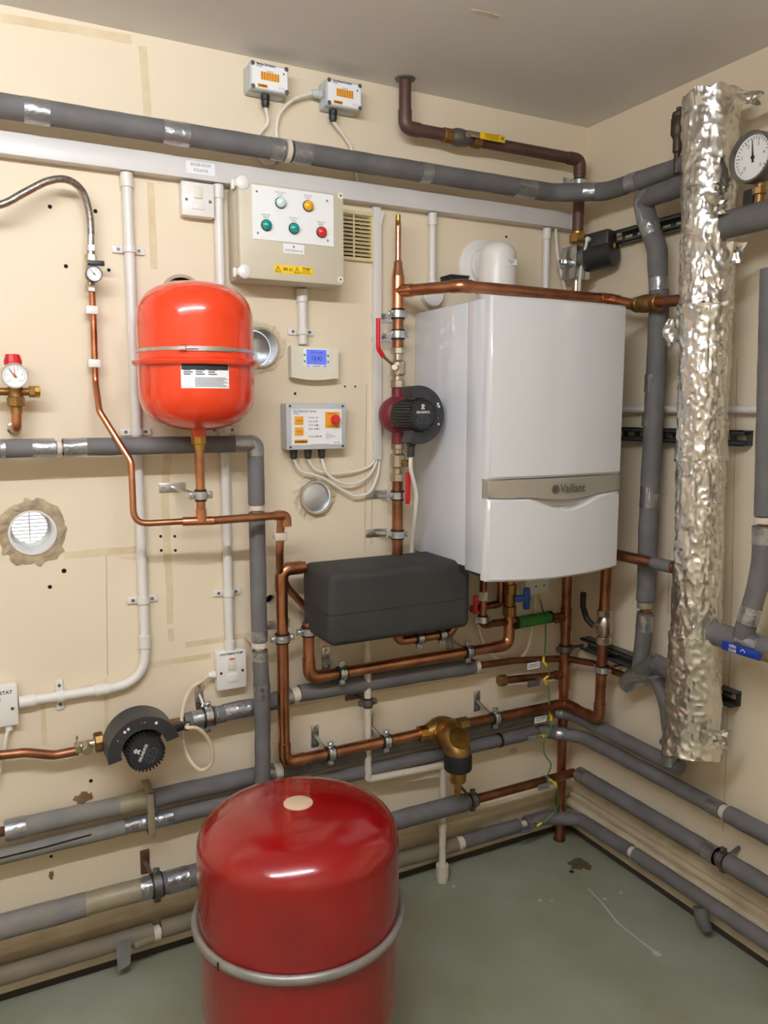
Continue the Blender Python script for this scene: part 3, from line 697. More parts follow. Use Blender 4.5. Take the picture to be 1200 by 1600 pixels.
for dx in (-.043, .009):
    k = c+X*dx-Zv*.0075
    obj('warning_triangle', MB().prism([(-.0085,0),(.0085,0),(0,.0155)], k-Y*.0004, X, Zv, -Y, .0003), 'ink', s_)
    obj('triangle_fill', MB().prism([(-.0062,.0013),(.0062,.0013),(0,.0127)], k-Y*.0007, X, Zv, -Y, .0002), 'yellow_label', s_)
    obj('bolt_symbol', MB().prism([(.0008,.010),(-.0018,.0058),(.0,.0058),(-.0006,.0022),(.0018,.0066),(.0001,.0066)], k-Y*.0009, X, Zv, -Y, .0002), 'ink', s_)
text(s_, '240V. A.C', c-X*.0165-Y*.0005, .011, 'ink', width=.027, bold=.02); text(s_, 'Danger', c+X*.035+Zv*.006-Y*.0005, .008, 'ink', width=.022, bold=.02)
for i in range(2): text(s_, ('Electrical supply', 'isolate elsewhere before opening')[i], c+X*.034-Zv*(.0005+.005*i)-Y*.0005, .005, 'ink', width=(.02,.03)[i])
for px, py in ((380,285),(384,424)):
    c = B(px,py,.108)
    obj('hinge', MB().lathe([(.0,0),(.017,0),(.017,.006),(.012,.010),(0,.011)], V((x0+.012,-.100,c.z)), -Y, 20).box((x0-.010,-.085,c.z-.012), (x0-.003,-.070,c.z+.012), .002).box((x0-.006,-.100,c.z-.008),(x0+.004,-.078,c.z+.008),.002), 'white_plastic', t)
for px, py in ((532,306),(532,437)):
    c = B(px,py,.105); h = obj('lid_screw', MB().lathe([(.009,0),(.009,.001),(0,.0016)], c, -Y, 20), 'off_white', t); obj('screw_slot', MB().disc(c-Y*.0012, -Y, .0025, 8, .0008), 'hole', h)
# gas detector heads
def detector(tl, br, name_lines, label, glands, wid):
    x0, x1, z0, z1 = rectB(tl, br, .06); t = thing('gas_detector', label, 'gas detector', V(((x0+x1)/2,0,z0)), 'gas detector heads on the back wall')
    case(t, x0, x1, z0, z1, .06, 'panel_grey', .35, .006); w, h = x1-x0, z1-z0
    fl = obj('face_label', MB().box((x0+.005,-.0608,z0+.005), (x1-.005,-.0598,z1-.005), 0), 'label_white', t)
    gr = obj('sensor_grille', MB().box((x0+w*.27,-.0616,z0+h*.38), (x0+w*.74,-.0609,z0+h*.66)), 'orange', t)
    for i in range(7):
        for j in range(4): obj('grille_hole', MB().disc(V((x0+w*(.30+.068*i),-.0617,z0+h*(.415+.07*j))), -Y, .0017, 6, .0004), 'peel', gr)
    for a in (.07, .93):
        for b in (.09, .91):
            s_ = obj('corner_screw', MB().lathe([(.0055,0),(.0055,.0014),(.002,.002),(0,.002)], V((x0+w*a,-.0609,z0+h*b)), -Y, 14), 'zinc_dull', t)
    text(fl, name_lines[0], V((x0+w*.17,-.0608,z1-h*.08)), .0085, 'ink', width=wid, align='LEFT', bold=.03); text(fl, 'Model', V((x0+w*.17,-.0608,z1-h*.16)), .0055, 'ink', width=.014, align='LEFT')
    text(fl, 'GAS SENSOR', V((x0+w*.5,-.0608,z0+h*.70)), .005, 'ink', width=.018)
    lg = obj('logo_patch', MB().box((x0+w*.19,-.0613,z0+h*.10), (x0+w*.44,-.0608,z0+h*.22)), 'orange', t); text(lg, 'medem', V((x0+w*.315,-.0613,z0+h*.16)), .0085, 'ink', width=w*.22, bold=.03)
    obj('status_light', MB().disc(V((x0+w*.86,-.0609,z0+h*.72)), -Y, .0022, 10), 'ink', t); text(fl, 'IS C E', V((x0+w*.8,-.0608,z0+h*.17)), .007, 'ink_grey', width=.015)
    for k, d, m in glands:
        a = V((x0+w*k,-.03,z0)) if d == 'd' else V((x0,-.03,z0+h*.5)); e = -Zv if d == 'd' else -X
        obj('cable_gland', MB().hexn(a, a+e*.012, .012, 8).lathe([(.011,.012),(.011,.022),(.008,.029),(.005,.030)], a, e, 16), m, t)
    return x0, x1, z0, z1
d1 = detector((390,93), (452,149), ('Methane Gas Detector',), 'upper pale gas detector box, nearer the orange vessel, fixed under the ceiling', ((.48,'d','black_plastic'),), .05)
d2 = detector((510,120), (566,174), ('Carbon Monoxide Gas Detector',), 'pale gas detector box beside the brown gas pipe with a grey side gland', ((.3,'d','black_plastic'),(0,'l','panel_grey')), .056)
cable('detector_cable', 'white cable looping behind the lagged pipe between both gas detectors', [V((d1[0]+(d1[1]-d1[0])*.48,-.03,d1[2]-.028)), (418,192,.02), (404,212,.015), (401,235,.012), (410,252,.012), (421,257,.012), (433,248,.012), (434,228,.012), (432,200,.015), (438,176,.02), (458,156,.025), V((d2[0]-.028,-.03,(d2[2]+d2[3])/2))])
cable('detector_cable', 'white cable from the carbon monoxide detector down into the trunking', [V((d2[0]+(d2[1]-d2[0])*.3,-.03,d2[2]-.028)), (540,216,.02), (550,235,.012), (556,262,.010), V((B(560,282,.02).x,-.015,zt1-.004))])
# isolator switch plates
def spur(tl, br, off, name, label, txt=None, ru=False, side=None):
    x0, x1, z0, z1 = rectB(tl, br, off); t = thing(name, label, 'switch', V(((x0+x1)/2,0,z0))); w, h = x1-x0, z1-z0
    obj('back_box', MB().box((x0+.001,-off+.010,z0+.001), (x1-.001,-.0006,z1-.001), .003), 'white_plastic', t)
    obj('plate', MB().box((x0,-off,z0), (x1,-off+.0095,z1), .004), 'white_plastic', t)
    cx = (x0+x1)/2; rk = obj('rocker', MB().box((cx-.010,-off-.004,z0+h*.52), (cx+.010,-off-.0005,z0+h*.86), .002), 'off_white', t)
    fh = obj('fuse_holder', MB().box((cx-.015,-off-.0025,z0+h*.2), (cx+.015,-off-.0005,z0+h*.42), .004), 'white_plastic', t)
    for s in (-1, 1): obj('plate_screw', MB().disc(V((cx+s*w*.36,-off-.0004,z0+h*.46)), -Y, .004, 10, .001), 'rust' if ru else 'zinc_dull', t)
    if txt: text(t, txt, V((cx,-off-.0002,z1-.007)), .009, 'ink', width=w*.78, bold=.02); obj('switch_mark', MB().box((cx-.007,-off-.0055,z0+h*.8),(cx+.007,-off-.004,z0+h*.83)), 'ink_red', rk)
    return x0, x1, z0, z1
spur((283,281), (336,341), .035, 'fused_switch', 'white fused isolator switch under the trunking label beside the control cabinet')
s2 = spur((338,1021), (386,1073), .035, 'fused_switch', 'white fused switch marked for the primary pump beside the lagged riser', 'HWS PRIMARY PUMP', True)
gl = V((s2[0],-.02,(s2[2]+s2[3])/2-.01)); obj('cable_gland', MB().hexn(gl, gl-X*.010, .010, 8).cyl(gl-X*.009, gl-X*.02, .008), 'white_plastic', bpy.data.objects['fused_switch.001'])
ORG.setdefault('fused_switch.001', V((0,0,0)))
x1_ = B(26,1075,.03).x; za, zb2 = B(26,1070,.03).z, B(26,1132,.03).z
t = thing('thermostat_box', 'white connection box lettered for a thermostat at the conduit end', 'box', V((x1_-.045,0,zb2)))
obj('back_box', MB().box((x1_-.086,-.022,zb2), (x1_,-.0006,za), .003), 'white_plastic', t); obj('plate', MB().box((x1_-.087,-.030,zb2-.001), (x1_+.001,-.0225,za+.001), .003), 'white_plastic', t)
text(t, 'ER STAT', V((x1_-.010,-.030,za-.016)), .012, 'ink', width=.044, bold=.02, align='RIGHT'); text(t, 'E', V((x1_-.036,-.030,za-.032)), .011, 'ink', bold=.02, align='RIGHT')
obj('plate_screw', MB().disc(V((x1_-.012,-.0302,(za+zb2)/2-.008)), -Y, .004, 10, .001), 'rust', t)
obj('cable_gland', MB().cyl(V((x1_-.022,-.015,zb2)), V((x1_-.022,-.015,zb2-.016)), .009), 'white_plastic', t)
cable('thermostat_cable', 'white cable hanging below the thermostat box', [V((x1_-.022,-.015,zb2-.014)), (10,1150,.02), (6,1180,.02), (-6,1220,.02), (-20,1250,.02)])
# programmer
x0, x1, z0, z1 = rectB((455,540), (529,594), .035)
t = thing('heating_programmer', 'cream heating programmer with a blue lit clock display', 'programmer', V(((x0+x1)/2,0,z0))); w, h = x1-x0, z1-z0
obj('back_plate', MB().box((x0+.002,-.012,z0+.003), (x1-.002,-.0006,z1-.001), .002), 'off_white', t)
mb = MB(); k = 16; poly = [(x0,z1),(x0,z0+.006)]+[(x0+w*i/k, z0+.006-.007*math.sin(math.pi*i/k)) for i in range(1,k)]+[(x1,z0+.006),(x1,z1)]
cv = obj('cover', MB().prism([(a, b) for a, b in poly], V((0,-.0122,0)), X, Zv, -Y, .0225), 'off_white', t)
dp = rectB((478.5,546), (510,570), .036); dw, dh = dp[1]-dp[0], dp[3]-dp[2]
obj('display_surround', MB().box((dp[0]-.008,-.0362,dp[2]-.008), (dp[1]+.008,-.0348,dp[3]+.003), .0006), 'label_white', t)
lcd = obj('display', MB().box((dp[0],-.0370,dp[2]), (dp[1],-.0363,dp[3])), 'lcd', t)
text(lcd, '12:42', V(((dp[0]+dp[1])/2,-.0371,dp[2]+dh*.4)), .016, 'ink', width=dw*.5); text(lcd, 'MO TU WE', V(((dp[0]+dp[1])/2,-.0371,dp[3]-dh*.2)), .006, 'ink', width=dw*.6)
for sx in (-1, 1):
    for k in (.62, .2): obj('button', MB().obox(V(((dp[0]+dp[1])/2+sx*(dw/2+.005),-.0365,dp[2]+dh*k)), X*.0022, Y*.001, Zv*.003, .0008), 'earth_green', t)
for a_, b_ in ((.02,.16),(.32,.70),(.84,.99)): obj('print_mark', MB().box((dp[0]+dw*a_,-.0366,dp[2]-.0055),(dp[0]+dw*b_,-.0361,dp[2]-.0035)), 'ink_grey', t)
# gas detection panel
x0, x1, z0, z1 = rectB((447,630), (541,701), .05)
t = thing('gas_detection_panel', 'grey gas detection panel with red emergency button and three black glands', 'control panel', V(((x0+x1)/2,0,z0))); w, h = x1-x0, z1-z0
case(t, x0, x1, z0, z1, .05, 'panel_grey', .3, .003)
q = rectB((455,639), (534,694), .0505); fl = obj('face_label', MB().box((q[0],-.0508,q[2]), (q[1],-.0499,q[3])), 'label_white', t); qw, qh = q[1]-q[0], q[3]-q[2]
at = lambda a, b, y=-.0508: V((q[0]+qw*a, y, q[3]-qh*b))
text(fl, 'Gas Detection System', at(.04,.06), .0105, 'ink', width=qw*.45, align='LEFT'); text(fl, 'Model', at(.04,.13), .005, 'ink', width=qw*.1, align='LEFT')
for k, s_ in ((.32,'Mute'),(.62,'Reset')):
    bt = obj('push_button', MB().obox(at(.145,k,-.0515), X*qw*.085, Y*.0008, Zv*qh*.115, .0007), 'orange', t); text(bt, s_, at(.145,k,-.0523), .006, 'ink', width=qw*.09)
for i, s_ in enumerate(('Power','Gas On','O/H Stop','Gas Alarm','','Detectors')):
    if s_: text(fl, s_, at(.33,.24+.105*i), .0065, 'ink', width=qw*(.025*len(s_)), align='LEFT')
    if s_: obj('status_light', MB().disc(at(.50,.24+.105*i,-.0509), -Y, .0019, 10, .0008), ('earth_green','ink_red','ink','ink','ink','ink')[i], t)
obj('status_light', MB().disc(at(.57,.765,-.0509), -Y, .0019, 10, .0008), 'ink', t)
ep = obj('emergency_plate', MB().obox(at(.81,.31,-.0512), X*qw*.145, Y*.0005, Zv*qh*.225), 'orange', t); text(ep, 'Emergency', at(.81,.13,-.0517), .006, 'ink', width=qw*.16); text(ep, 'Gas Shut Off', at(.81,.48,-.0517), .005, 'ink', width=qw*.18)
c = at(.82,.30,-.0517); eb = obj('emergency_button', MB().lathe([(.008,0),(.008,.012),(.0135,.014),(.014,.020),(.011,.024),(0,.025)], c, -Y, 24), 'lamp_red', t)
obj('text_frame', MB().ring(at(.81,.77,-.0509), -Y, .0, .001, 0, .0004, 6), 'ink_grey', fl)
for i in range(4): text(fl, ('Power','Gas Detected','Press Mute then Reset','Alarm')[i], at(.68,.69+.045*i), .004, 'ink_grey', width=qw*(.06,.12,.2,.08)[i], align='LEFT')
lg = obj('logo_patch', MB().obox(at(.18,.90,-.0511), X*qw*.13, Y*.0003, Zv*qh*.055), 'orange', t); text(lg, 'medem', at(.18,.90,-.0514), .0105, 'ink', width=qw*.24, bold=.03)
text(fl, 'IS C E', at(.9,.95), .007, 'ink', width=qw*.1); text(fl, 'This system must be tested', at(.55,.985), .0035, 'ink', width=qw*.35)
for a in (.06, .94):
    for b in (.06, .94): obj('corner_screw', MB().disc(V((x0+w*a,-.0502,z0+h*b)), -Y, .0035, 12, .0012), 'strut', t)
gx = [B(px,702,.03).x for px in (459,481.5,503)]
for gxx in gx:
    a = V((gxx,-.028,z0)); obj('cable_gland', MB().hexn(a, a-Zv*.012, .011, 10).lathe([(.010,.012),(.010,.022),(.007,.026),(.004,.027)], a, -Zv, 16), 'black_plastic', t)
top = lambda i: V((gx[i],-.028,z0-.026)); tz = B(590,718,.01).z
for i, pts, lab in ((0, ((469,735,.028),(487,741,.028),(505,747,.028),(526,760,.026),(541,769,.026),(556,775,.026),(577,769,.022),(589,746,.014),(593,722,.009)), 'lowest sagging white cable from the gas panel to the mini trunking'),
                    (1, ((492,733,.024),(513,739,.022),(547,738,.018),(573,731,.012),(584,721,.009)), 'flattest white cable from the gas panel to the mini trunking'),
                    (2, ((511,739,.034),(530,753,.034),(550,756,.03),(571,748,.022),(583,734,.013),(588,721,.009)), 'middle white cable from the gas panel to the mini trunking')):
    cable('panel_cable', lab, [top(i), *pts, B(pts[-1][0], 712, .009)], .0042, group='cables under the gas panel')
#PART4
# ================================================================== PIPE RUNS ON THE BACK WALL
def run(name, label, base, cat='pipe', group=None): return thing(name, label, cat, P(base), group)
# P1: upper lagged pipe, along the back wall, round the corner and along the right wall
zP = 2.150
t = run('lagged_pipe', 'grey lagged pipe running high along the back wall above the white trunking', ('w',-1.0,-.10,zP))
def bz(px, py, z, off=.1): p = B(px, py, off); return V((p.x,-off,z))
p_gapa, p_gapb = bz(442,233,zP), bz(456,235,zP)
corner = [V((-.22,-.10,zP)), V((-.10,-.20,zP-.006)), V((-.10,-.47,zP-.008)), V((-.13,-.60,zP-.008))]
obj('bare_pipe', MB().tube([V((ROOM_X0+.002,-.1,zP)), V((-.24,-.1,zP))], .014, 12), 'pvc_old', t)
lag(t, [V((ROOM_X0+.002,-.1,zP)), p_gapa], .0262); lag(t, [p_gapb, *corner], .0262, fr=.06)
obj('pipe_clip', MB().ring(bz(445,233,zP), X, .0142, .0285, 0, .012, 24).box(bz(449,233,zP)+V((-.006,.025,-.008)), bz(449,233,zP)+V((.006,.099,.008))), 'pvc_old', t)
for a, b in ((40,80),(420,441),(456,485),(255,295),(655,672),(805,835)): tape(t, bz(a,0,zP) if 0 else bz(a,233,zP), bz(b,233,zP), .0272)
pw = [V((-.10,-.30,zP-.007)), V((-.10,-.34,zP-.007))]; tape(t, pw[0], pw[1], .0272); tape(t, V((-.150,-.158,zP-.003)), V((-.124,-.180,zP-.005)), .0275)
for px in (440, ): pass
# gas pipe
t = run('gas_pipe', 'brown bare gas pipe dropping from the ceiling and running into the corner', (905,365,.065))
g0 = B(633,125,.065); gz = B(690,210,.065).z; gz2 = gz
ge = B(906,262,.065); gp = [V((g0.x,-.065,2.4)), V((g0.x,-.065,gz)), V((ge.x,-.065,gz)), V((ge.x,-.065,B(903,372,.065).z))]
pipe(t, gp, .0170, 'gas_brown', .03, 'gas_brown')
obj('ceiling_collar', MB().lathe([(.03,0),(.028,.003),(.018,.006)], V((g0.x,-.065,2.3995)), -Zv, 9), 'zinc_dull', t)
cz = V((ge.x,-.065,B(905,287,.065).z)); clamp(t, cz, Zv, .017, V((ge.x,-.0,cz.z)), X, plate=True)
bzN = V((ge.x,-.065,B(903,372,.065).z)); obj('union_nut', MB().hexn(bzN-Zv*.016, bzN+Zv*.012, .026, 8).cyl(bzN+Zv*.01, bzN+Zv*.018, .02), 'brass', t)
vx = lambda px: V((B(px,215,.065).x,-.065,gz))
t = run('gas_valve', 'metal ball valve with yellow lever on the brown gas pipe', tuple([718,216,.065]), 'valve')
obj('inlet_nut', MB().hexn(vx(692), vx(706), .021, 8), 'brass_dull', t)
obj('body', MB().lathe([(.019,0),(.024,.012),(.025,.03),(.022,.05),(.019,.06)], vx(705), X, 20), 'zinc_dull', t)
obj('outlet_nut', MB().hexn(vx(738), vx(750), .022, 8), 'brass_dull', t)
c = vx(722); obj('spindle', MB().cyl(c, c-Y*.035, .006).hexn(c-Y*.03, c-Y*.036, .009), 'nickel', t)
obj('lever_shank', MB().obox(c+V((.020,-.034,.004)), X*.025, Y*.0012, Zv*.008, .0008), 'nickel', t)
lv = obj('lever_grip', MB().obox(c+V((.082,-.036,.004)), X*.043, Y*.003, Zv*.010, .0028), 'yellow_handle', t)
for i in range(3): text(lv, 'GAS OFF ISOLATION VALVE', c+V((.076,-.0392,.009-.005*i)), .005, 'ink', width=.045)
obj('lever_hole', MB().disc(c+V((.114,-.0390,.004)), -Y, .004, 12, .0006), 'peel', lv)
# solenoid gas valve with black actuator
vb = B(902,412,.065); t = run('solenoid_gas_valve', 'grey cast gas shut-off valve with black actuator in the room corner', (902,452,.065), 'valve')
ax_x = ge.x; vz = vb.z
obj('body', MB().lathe([(.018,-.05),(.02,-.03),(.030,-.025),(.034,0),(.030,.025),(.02,.03),(.018,.05)], V((ax_x,-.065,vz)), Zv, 24).box((ax_x-.034,-.10,vz-.05), (ax_x-.02,-.03,vz+.05), .004).cyl(V((ax_x-.02,-.065,vz)), V((ax_x-.055,-.065,vz)), .016), 'zinc', t)
obj('front_plate', MB().box((ax_x-.010,-.112,vz-.055), (ax_x+.014,-.098,vz+.045), .003), 'chrome', t)
obj('side_plug', MB().hexn(V((ax_x-.054,-.065,vz)), V((ax_x-.068,-.065,vz)), .010).cyl(V((ax_x-.066,-.065,vz)), V((ax_x-.078,-.065,vz)), .006), 'chrome', t)
adir = V((.35,-.93,.10)).normalized(); a0_ = V((ax_x+.004,-.10,vz+.01)); au = V((.93,.35,0)).normalized(); aw = adir.cross(au)*-1
obj('actuator_flange', MB().cyl(a0_-adir*.01, a0_+adir*.012, .036, seg=28), 'zinc_dull', t)
ac = obj('actuator', MB().cyl(a0_+adir*.010, a0_+adir*.098, .044, seg=32, ch=.005).obox(a0_+adir*.052+Zv*.034-au*.008, au*.030, adir*.042, Zv*.030, .004), 'black_plastic', t)
obj('actuator_label', MB().obox(a0_+adir*.0975+Zv*.018, au*.005, adir*.0008, Zv*.006), 'orange', ac)
gs = a0_+adir*.03+Zv*.045-au*.040; obj('cable_gland', MB().hexn(gs+au*.004, gs-au*.010, .008, 8), 'pvc', t)
pipe(t, [V((ax_x,-.065,vz-.045)), V((ax_x,-.065,1.60))], .015, 'nickel')
cable('actuator_cable', 'white cable from the black gas valve actuator down behind the boiler', [gs-au*.008, (912,400,.12), (907,425,.10), (905,455,.09), (905,520,.08)], .005)
cable('trunking_cable', 'white cable from the trunking end hanging behind the boiler', [V((B(868,361,.02).x,-.02,zt0+.004)), (870,385,.02), (873,410,.025), (880,440,.03), (886,470,.03), (888,520,.03)], .005)

# ---- riser with pump, left of the boiler
PO = .078; rx = (B(624,440,PO).x+B(619,850,PO).x)/2
zz = lambda py: B(621, py, PO).z
RC = lambda py: V((rx,-PO,zz(py)))
t = run('pump_riser', 'thick vertical copper riser carrying the red pump beside the boiler', (619,860,PO))
zT = zz(455)
obj('riser_pipe', MB().cyl(RC(545), RC(480), .0162), 'copper_dull', t); obj('riser_pipe', MB().cyl(RC(872), RC(748), .0162), 'copper_dull', t)
br = [V((rx,-PO,zT)), V((-.637,-.245,zT)), V((-.112,-.245,zT-.004)), V((-.108,-.33,1.80)), V((-.108,-.35,1.795))]
bd0 = (br[1]-br[0]).normalized()
obj('tee', MB().cyl(RC(482), RC(432), .0185).cyl(br[0], br[0]+bd0*.045, .0185).lathe([(.0185,0),(.0165,.006),(.0145,.02),(.0125,.026),(.0125,.038),(.0085,.044)], RC(432), Zv, 20), 'copper_bright', t)
obj('air_pipe', MB().cyl(V((rx,-PO,zz(432)+.03)), RC(352), .0082), 'copper_bright', t)
obj('end_cap', MB().hexn(RC(354), RC(345), .009).cyl(RC(346), RC(336), .007), 'brass', t)
pipe(t, [br[0]+bd0*.03, *br[1:]], .0162, 'copper', .025, 'copper')
for py, wx in ((491,-.012),(523,-.012),(774,-.03),(835,-.032)): clamp(t, RC(py), Zv, .0162, V((rx+wx,0,zz(py)-.003)), X, plate_dir=X)
# upper and lower isolating valves
def bvalve(label, ys, lever, mirror=False):
    t = run('isolating_valve', label, RC(ys[-1]), 'valve')
    a, b, c, d, e, f = ys
    obj('upper_nut', MB().hexn(RC(a), RC(b), .0205, 8), 'nickel', t)
    obj('body', MB().lathe([(.0145,0),(.0145,(RC(b)-RC(c)).length)], RC(c), Zv, 20).lathe([(.016,0),(.0225,.006),(.0225,(RC(c)-RC(d)).length-.006),(.016,(RC(c)-RC(d)).length)], RC(d), Zv, 24).cyl(RC(e), RC(d), .0165), 'nickel', t)
    obj('lower_nut', MB().hexn(RC(e), RC(f), .022, 8), 'nickel', t)
    return t
t = bvalve('nickel ball valve with upright red lever above the red pump', (543,553,563,588,594,606), None)
c = RC(575); sd = V((-.62,-.78,0)).normalized()
obj('spindle', MB().cyl(c, c+sd*.042, .009).hexn(c+sd*.04, c+sd*.052, .010), 'nickel', t)
hb = c+sd*.044; L1, L2 = B(599,557,.12), B(591,545,.125)
obj('lever_shank', MB().obox((hb+L1)/2, (L1-hb)/2, V((.78,-.62,0))*.006, sd*.0012), 'nickel', t)
obj('lever_grip', MB().tube(fillet([L1, L2, B(591,497,.125)], .02, 6), .0065, 12), 'red_handle', t)
t = bvalve('nickel ball valve with hanging red lever below the red pump', (693,702,708,732,740,752), None)
c = RC(723); sd = V((.35,-.93,0)).normalized()
obj('spindle', MB().cyl(c, c+sd*.034, .010).hexn(c+sd*.03, c+sd*.042, .010), 'brass_dull', t)
hb = c+sd*.036; obj('lever_shank', MB().obox(hb-Zv*.014, V((.93,.35,0))*.009, Zv*.022, sd*.0012), 'nickel', t)
obj('lever_grip', MB().obox(hb+V((.002,-.002,-.072)), V((.93,.35,0))*.0095, Zv*.046, sd*.004, .0038), 'red_handle', t)
# pumps
def pump(name, label, c, axis_pipe, vr_, head_r, y0, y1, ctrl, lettering, tr, red='pump_red', cut=None, a0=None, a1=None, fl=None):
    """c = pipe-axis point; head points out of the wall (-Y); ctrl = (r_out, r_in, y0, y1)"""
    t = run(name, label, c, 'pump'); c = V(c); hc = lambda o: V((c.x, c.y-o, c.z))
    n = -Y; ax = V(axis_pipe)
    mb = MB().lathe([(.0,-.04),(vr_*.6,-.038),(vr_*.92,-.024),(vr_,-.005),(vr_*.98,.012),(vr_*.82,.026),(vr_*.62,.034),(0,.034)], c, n, 40)
    mb.lathe([(.018,-fl[0]),(.018,-fl[0]+.004),(.017,-vr_*.4),(.022,0),(.017,vr_*.4),(.018,fl[1]-.004),(.018,fl[1])], c, ax, 24)
    vol = obj('volute', mb, red, t)
    for a in (45, 135, 225, 315):
        d = V((math.cos(math.radians(a)),0,math.sin(math.radians(a)))); obj('housing_screw', MB().cyl(hc(.02)+d*vr_*.78, hc(.032)+d*vr_*.78, .004, seg=8), 'zinc_dull', vol)
    hd = obj('motor_head', MB().lathe([(head_r*1.0,0),(head_r*1.02,.01),(head_r*.98,y1-y0-.004),(head_r*.93,y1-y0),(0,y1-y0)], hc(y0), n, 40), 'black_plastic', t)
    for i in range(32):
        a = 2*math.pi*i/32; d = V((math.cos(a),0,math.sin(a))); w_ = n.cross(d)
        obj('cooling_fin', MB().obox(hc((y0+y1)/2+.008)+d*head_r*1.02, d*head_r*.07, w_*head_r*.05, n*((y1-y0)/2-.008)), 'black_plastic', hd)
    fc = hc(y1); bd_ = obj('name_plate', MB().lathe([(head_r*.86,0),(head_r*.86,.0012),(0,.0012)], fc, n, 36), 'ink', t)
    u, v = tr
    text(bd_, 'GRUNDFOS', fc+n*.0014+v*head_r*.18, head_r*.24, 'ink_white', u, n, width=head_r*1.05, up=v, bold=.02)
    ec = fc+n*.0014+v*head_r*.52; mb = MB()
    for s_ in (-1, 1):
        d = (u*s_+v*1.15).normalized(); e = n.cross(d)
        mb.obox(ec, d*head_r*.17, e*head_r*.045, n*.0004); mb.obox(ec+d*head_r*.15+e*head_r*.05*s_, e*head_r*.08, d*head_r*.04, n*.0004)
    obj('emblem', mb, 'ink_white', bd_)
    for i, (w_, s_) in enumerate(((.7,'Type UPM  230V'),(.9,'P1 W   I A'),(.95,'IP 44   TF 110   EEI'),(.8,'Made in EU'))): text(bd_, s_, fc+n*.0014-v*head_r*(.06+.16*i), head_r*.11, 'ink_grey', u, n, width=head_r*w_, up=v)
    ro, ri, c0, c1 = ctrl; k = 40; pts = []
    for i in range(k+1):
        a = a0+(a1-a0)*i/k; pts.append((ro*math.cos(a), ro*math.sin(a)))
    if cut is not None: pts = [(max(p[0], cut), p[1]) for p in pts]
    inner = [(ri*math.cos(a0+(a1-a0)*i/k), ri*math.sin(a0+(a1-a0)*i/k)) for i in range(k, -1, -1)]
    if cut is not None: inner = [(max(p[0], cut), p[1]) for p in inner]
    mb = MB(); O = hc(c0); N = k+1; vs_ = []
    for p, q in zip(pts, inner[::-1]): vs_ += [O+X*p[0]+Zv*p[1], O+X*q[0]+Zv*q[1], O+X*p[0]+Zv*p[1]+n*(c1-c0), O+X*q[0]+Zv*q[1]+n*(c1-c0)]
    fs = [(0,1,3,2), (4*k,4*k+2,4*k+3,4*k+1)]
    for i in range(k):
        a, b = 4*i, 4*i+4; fs += [(a,b,b+1,a+1),(a+2,a+3,b+3,b+2),(a,a+2,b+2,b),(a+1,b+1,b+3,a+3)]
    cb = obj('control_box', mb.add(vs_, fs), 'dark_grey', t, smooth=25)
    return t, hc, cb
pc = RC(648)
t, hc, cb = pump('circulator_pump', 'maroon circulator pump with black motor head on the copper riser', pc, Zv, .054, .040, .03, .142, (.080,.047,.072,.122), None, (X, Zv), cut=-.03, a0=-math.pi*.62, a1=math.pi*.62, fl=((RC(648)-RC(694)).length, (RC(606)-RC(648)).length))
rm = (.080+.047)/2
for a, m in ((27,'ink_white'),(20,'ink_white'),(-22,'ink_white'),(2,'ink_red'),(24,'orange'),(-8,'orange')):
    rr = rm+(.004 if m == 'ink_white' else -.002); d = V((math.cos(math.radians(a)),0,math.sin(math.radians(a)))); obj('indicator', MB().disc(hc(.122)+d*rr, -Y, .0032 if m == 'ink_white' else .0014, 12, .0012), m, cb)
gb = hc(.095)+V((-.010,0,-.070)); obj('cable_gland', MB().obox(gb, X*.010, Y*.012, Zv*.016, .003).cyl(gb-Zv*.012, gb-Zv*.040, .010).hexn(gb-Zv*.026, gb-Zv*.046, .0105, 8), 'black_plastic', t)
cable('pump_cable', 'white cable hanging from the riser pump down behind the black insulated block', [gb-Zv*.04, gb-Zv*.08, (650,770,.15), (648,810,.12), (644,850,.07), (642,890,.045)], .0055)

# ---- left small pump line L1
zL = .672; LO = .05
lx_ = lambda px, z=zL: V((B(px,1130,LO).x,-LO,z))
t = run('lagged_pipe', 'pump return pipe with bare copper wiggle then grey lagging towards the corner', ('w',-1.2,-LO,zL))
z2 = .70
pipe(t, [(-60,1190,LO),(-10,1181,LO),(40,1176,LO),(85,1180,LO),(122,1173,LO)], .0115, 'copper_dull', .06)
lag(t, [lx_(288,0.668), lx_(330,0.671), lx_(392,0.675), lx_(455,0.689)], .0235)
tape(t, lx_(300,0.669), lx_(330,0.672), .0246); tape(t, lx_(350,0.673), lx_(393,0.676), .0252); tape(t, lx_(440,0.686), lx_(456,0.689), .025)
collar(t, lx_(456,0.689), lx_(468,0.691), .021)
lag(t, [lx_(468,0.692), lx_(560,0.688), lx_(738,0.681)], .0245); collar(t, lx_(738,0.681), lx_(745,0.680), .022)
pipe(t, [lx_(458,0.689), lx_(744,0.680), lx_(800,0.676), B(850,1030,LO), B(884,1029,LO), ('r',925,1036,.06), ('r',962,1050,.065), ('r',990,1062,.08)], .0112, 'copper_dull', .06)
c = lx_(325,0.671); clamp(t, c, X, .0245, V((c.x-.01,0,c.z+.05)), Zv, m='zinc')
tz_ = (lx_(312,0.670), ); obj('wire_tie', MB().ring(lx_(337,0.672), X, .025, .0262, 0, .002, 24), 'zinc', t)
pc = lx_(212,0.658); t, hc, cb = pump('circulator_pump', 'small maroon pump under a black horseshoe control box near the floor pipes', pc, X, .05, .043, .03, .13, (.088,.056,.03,.115), None, (V((.42,0,.91)).normalized(), V((-.91,0,.42)).normalized()), a0=math.radians(14), a1=math.radians(192), fl=(.05,.06))
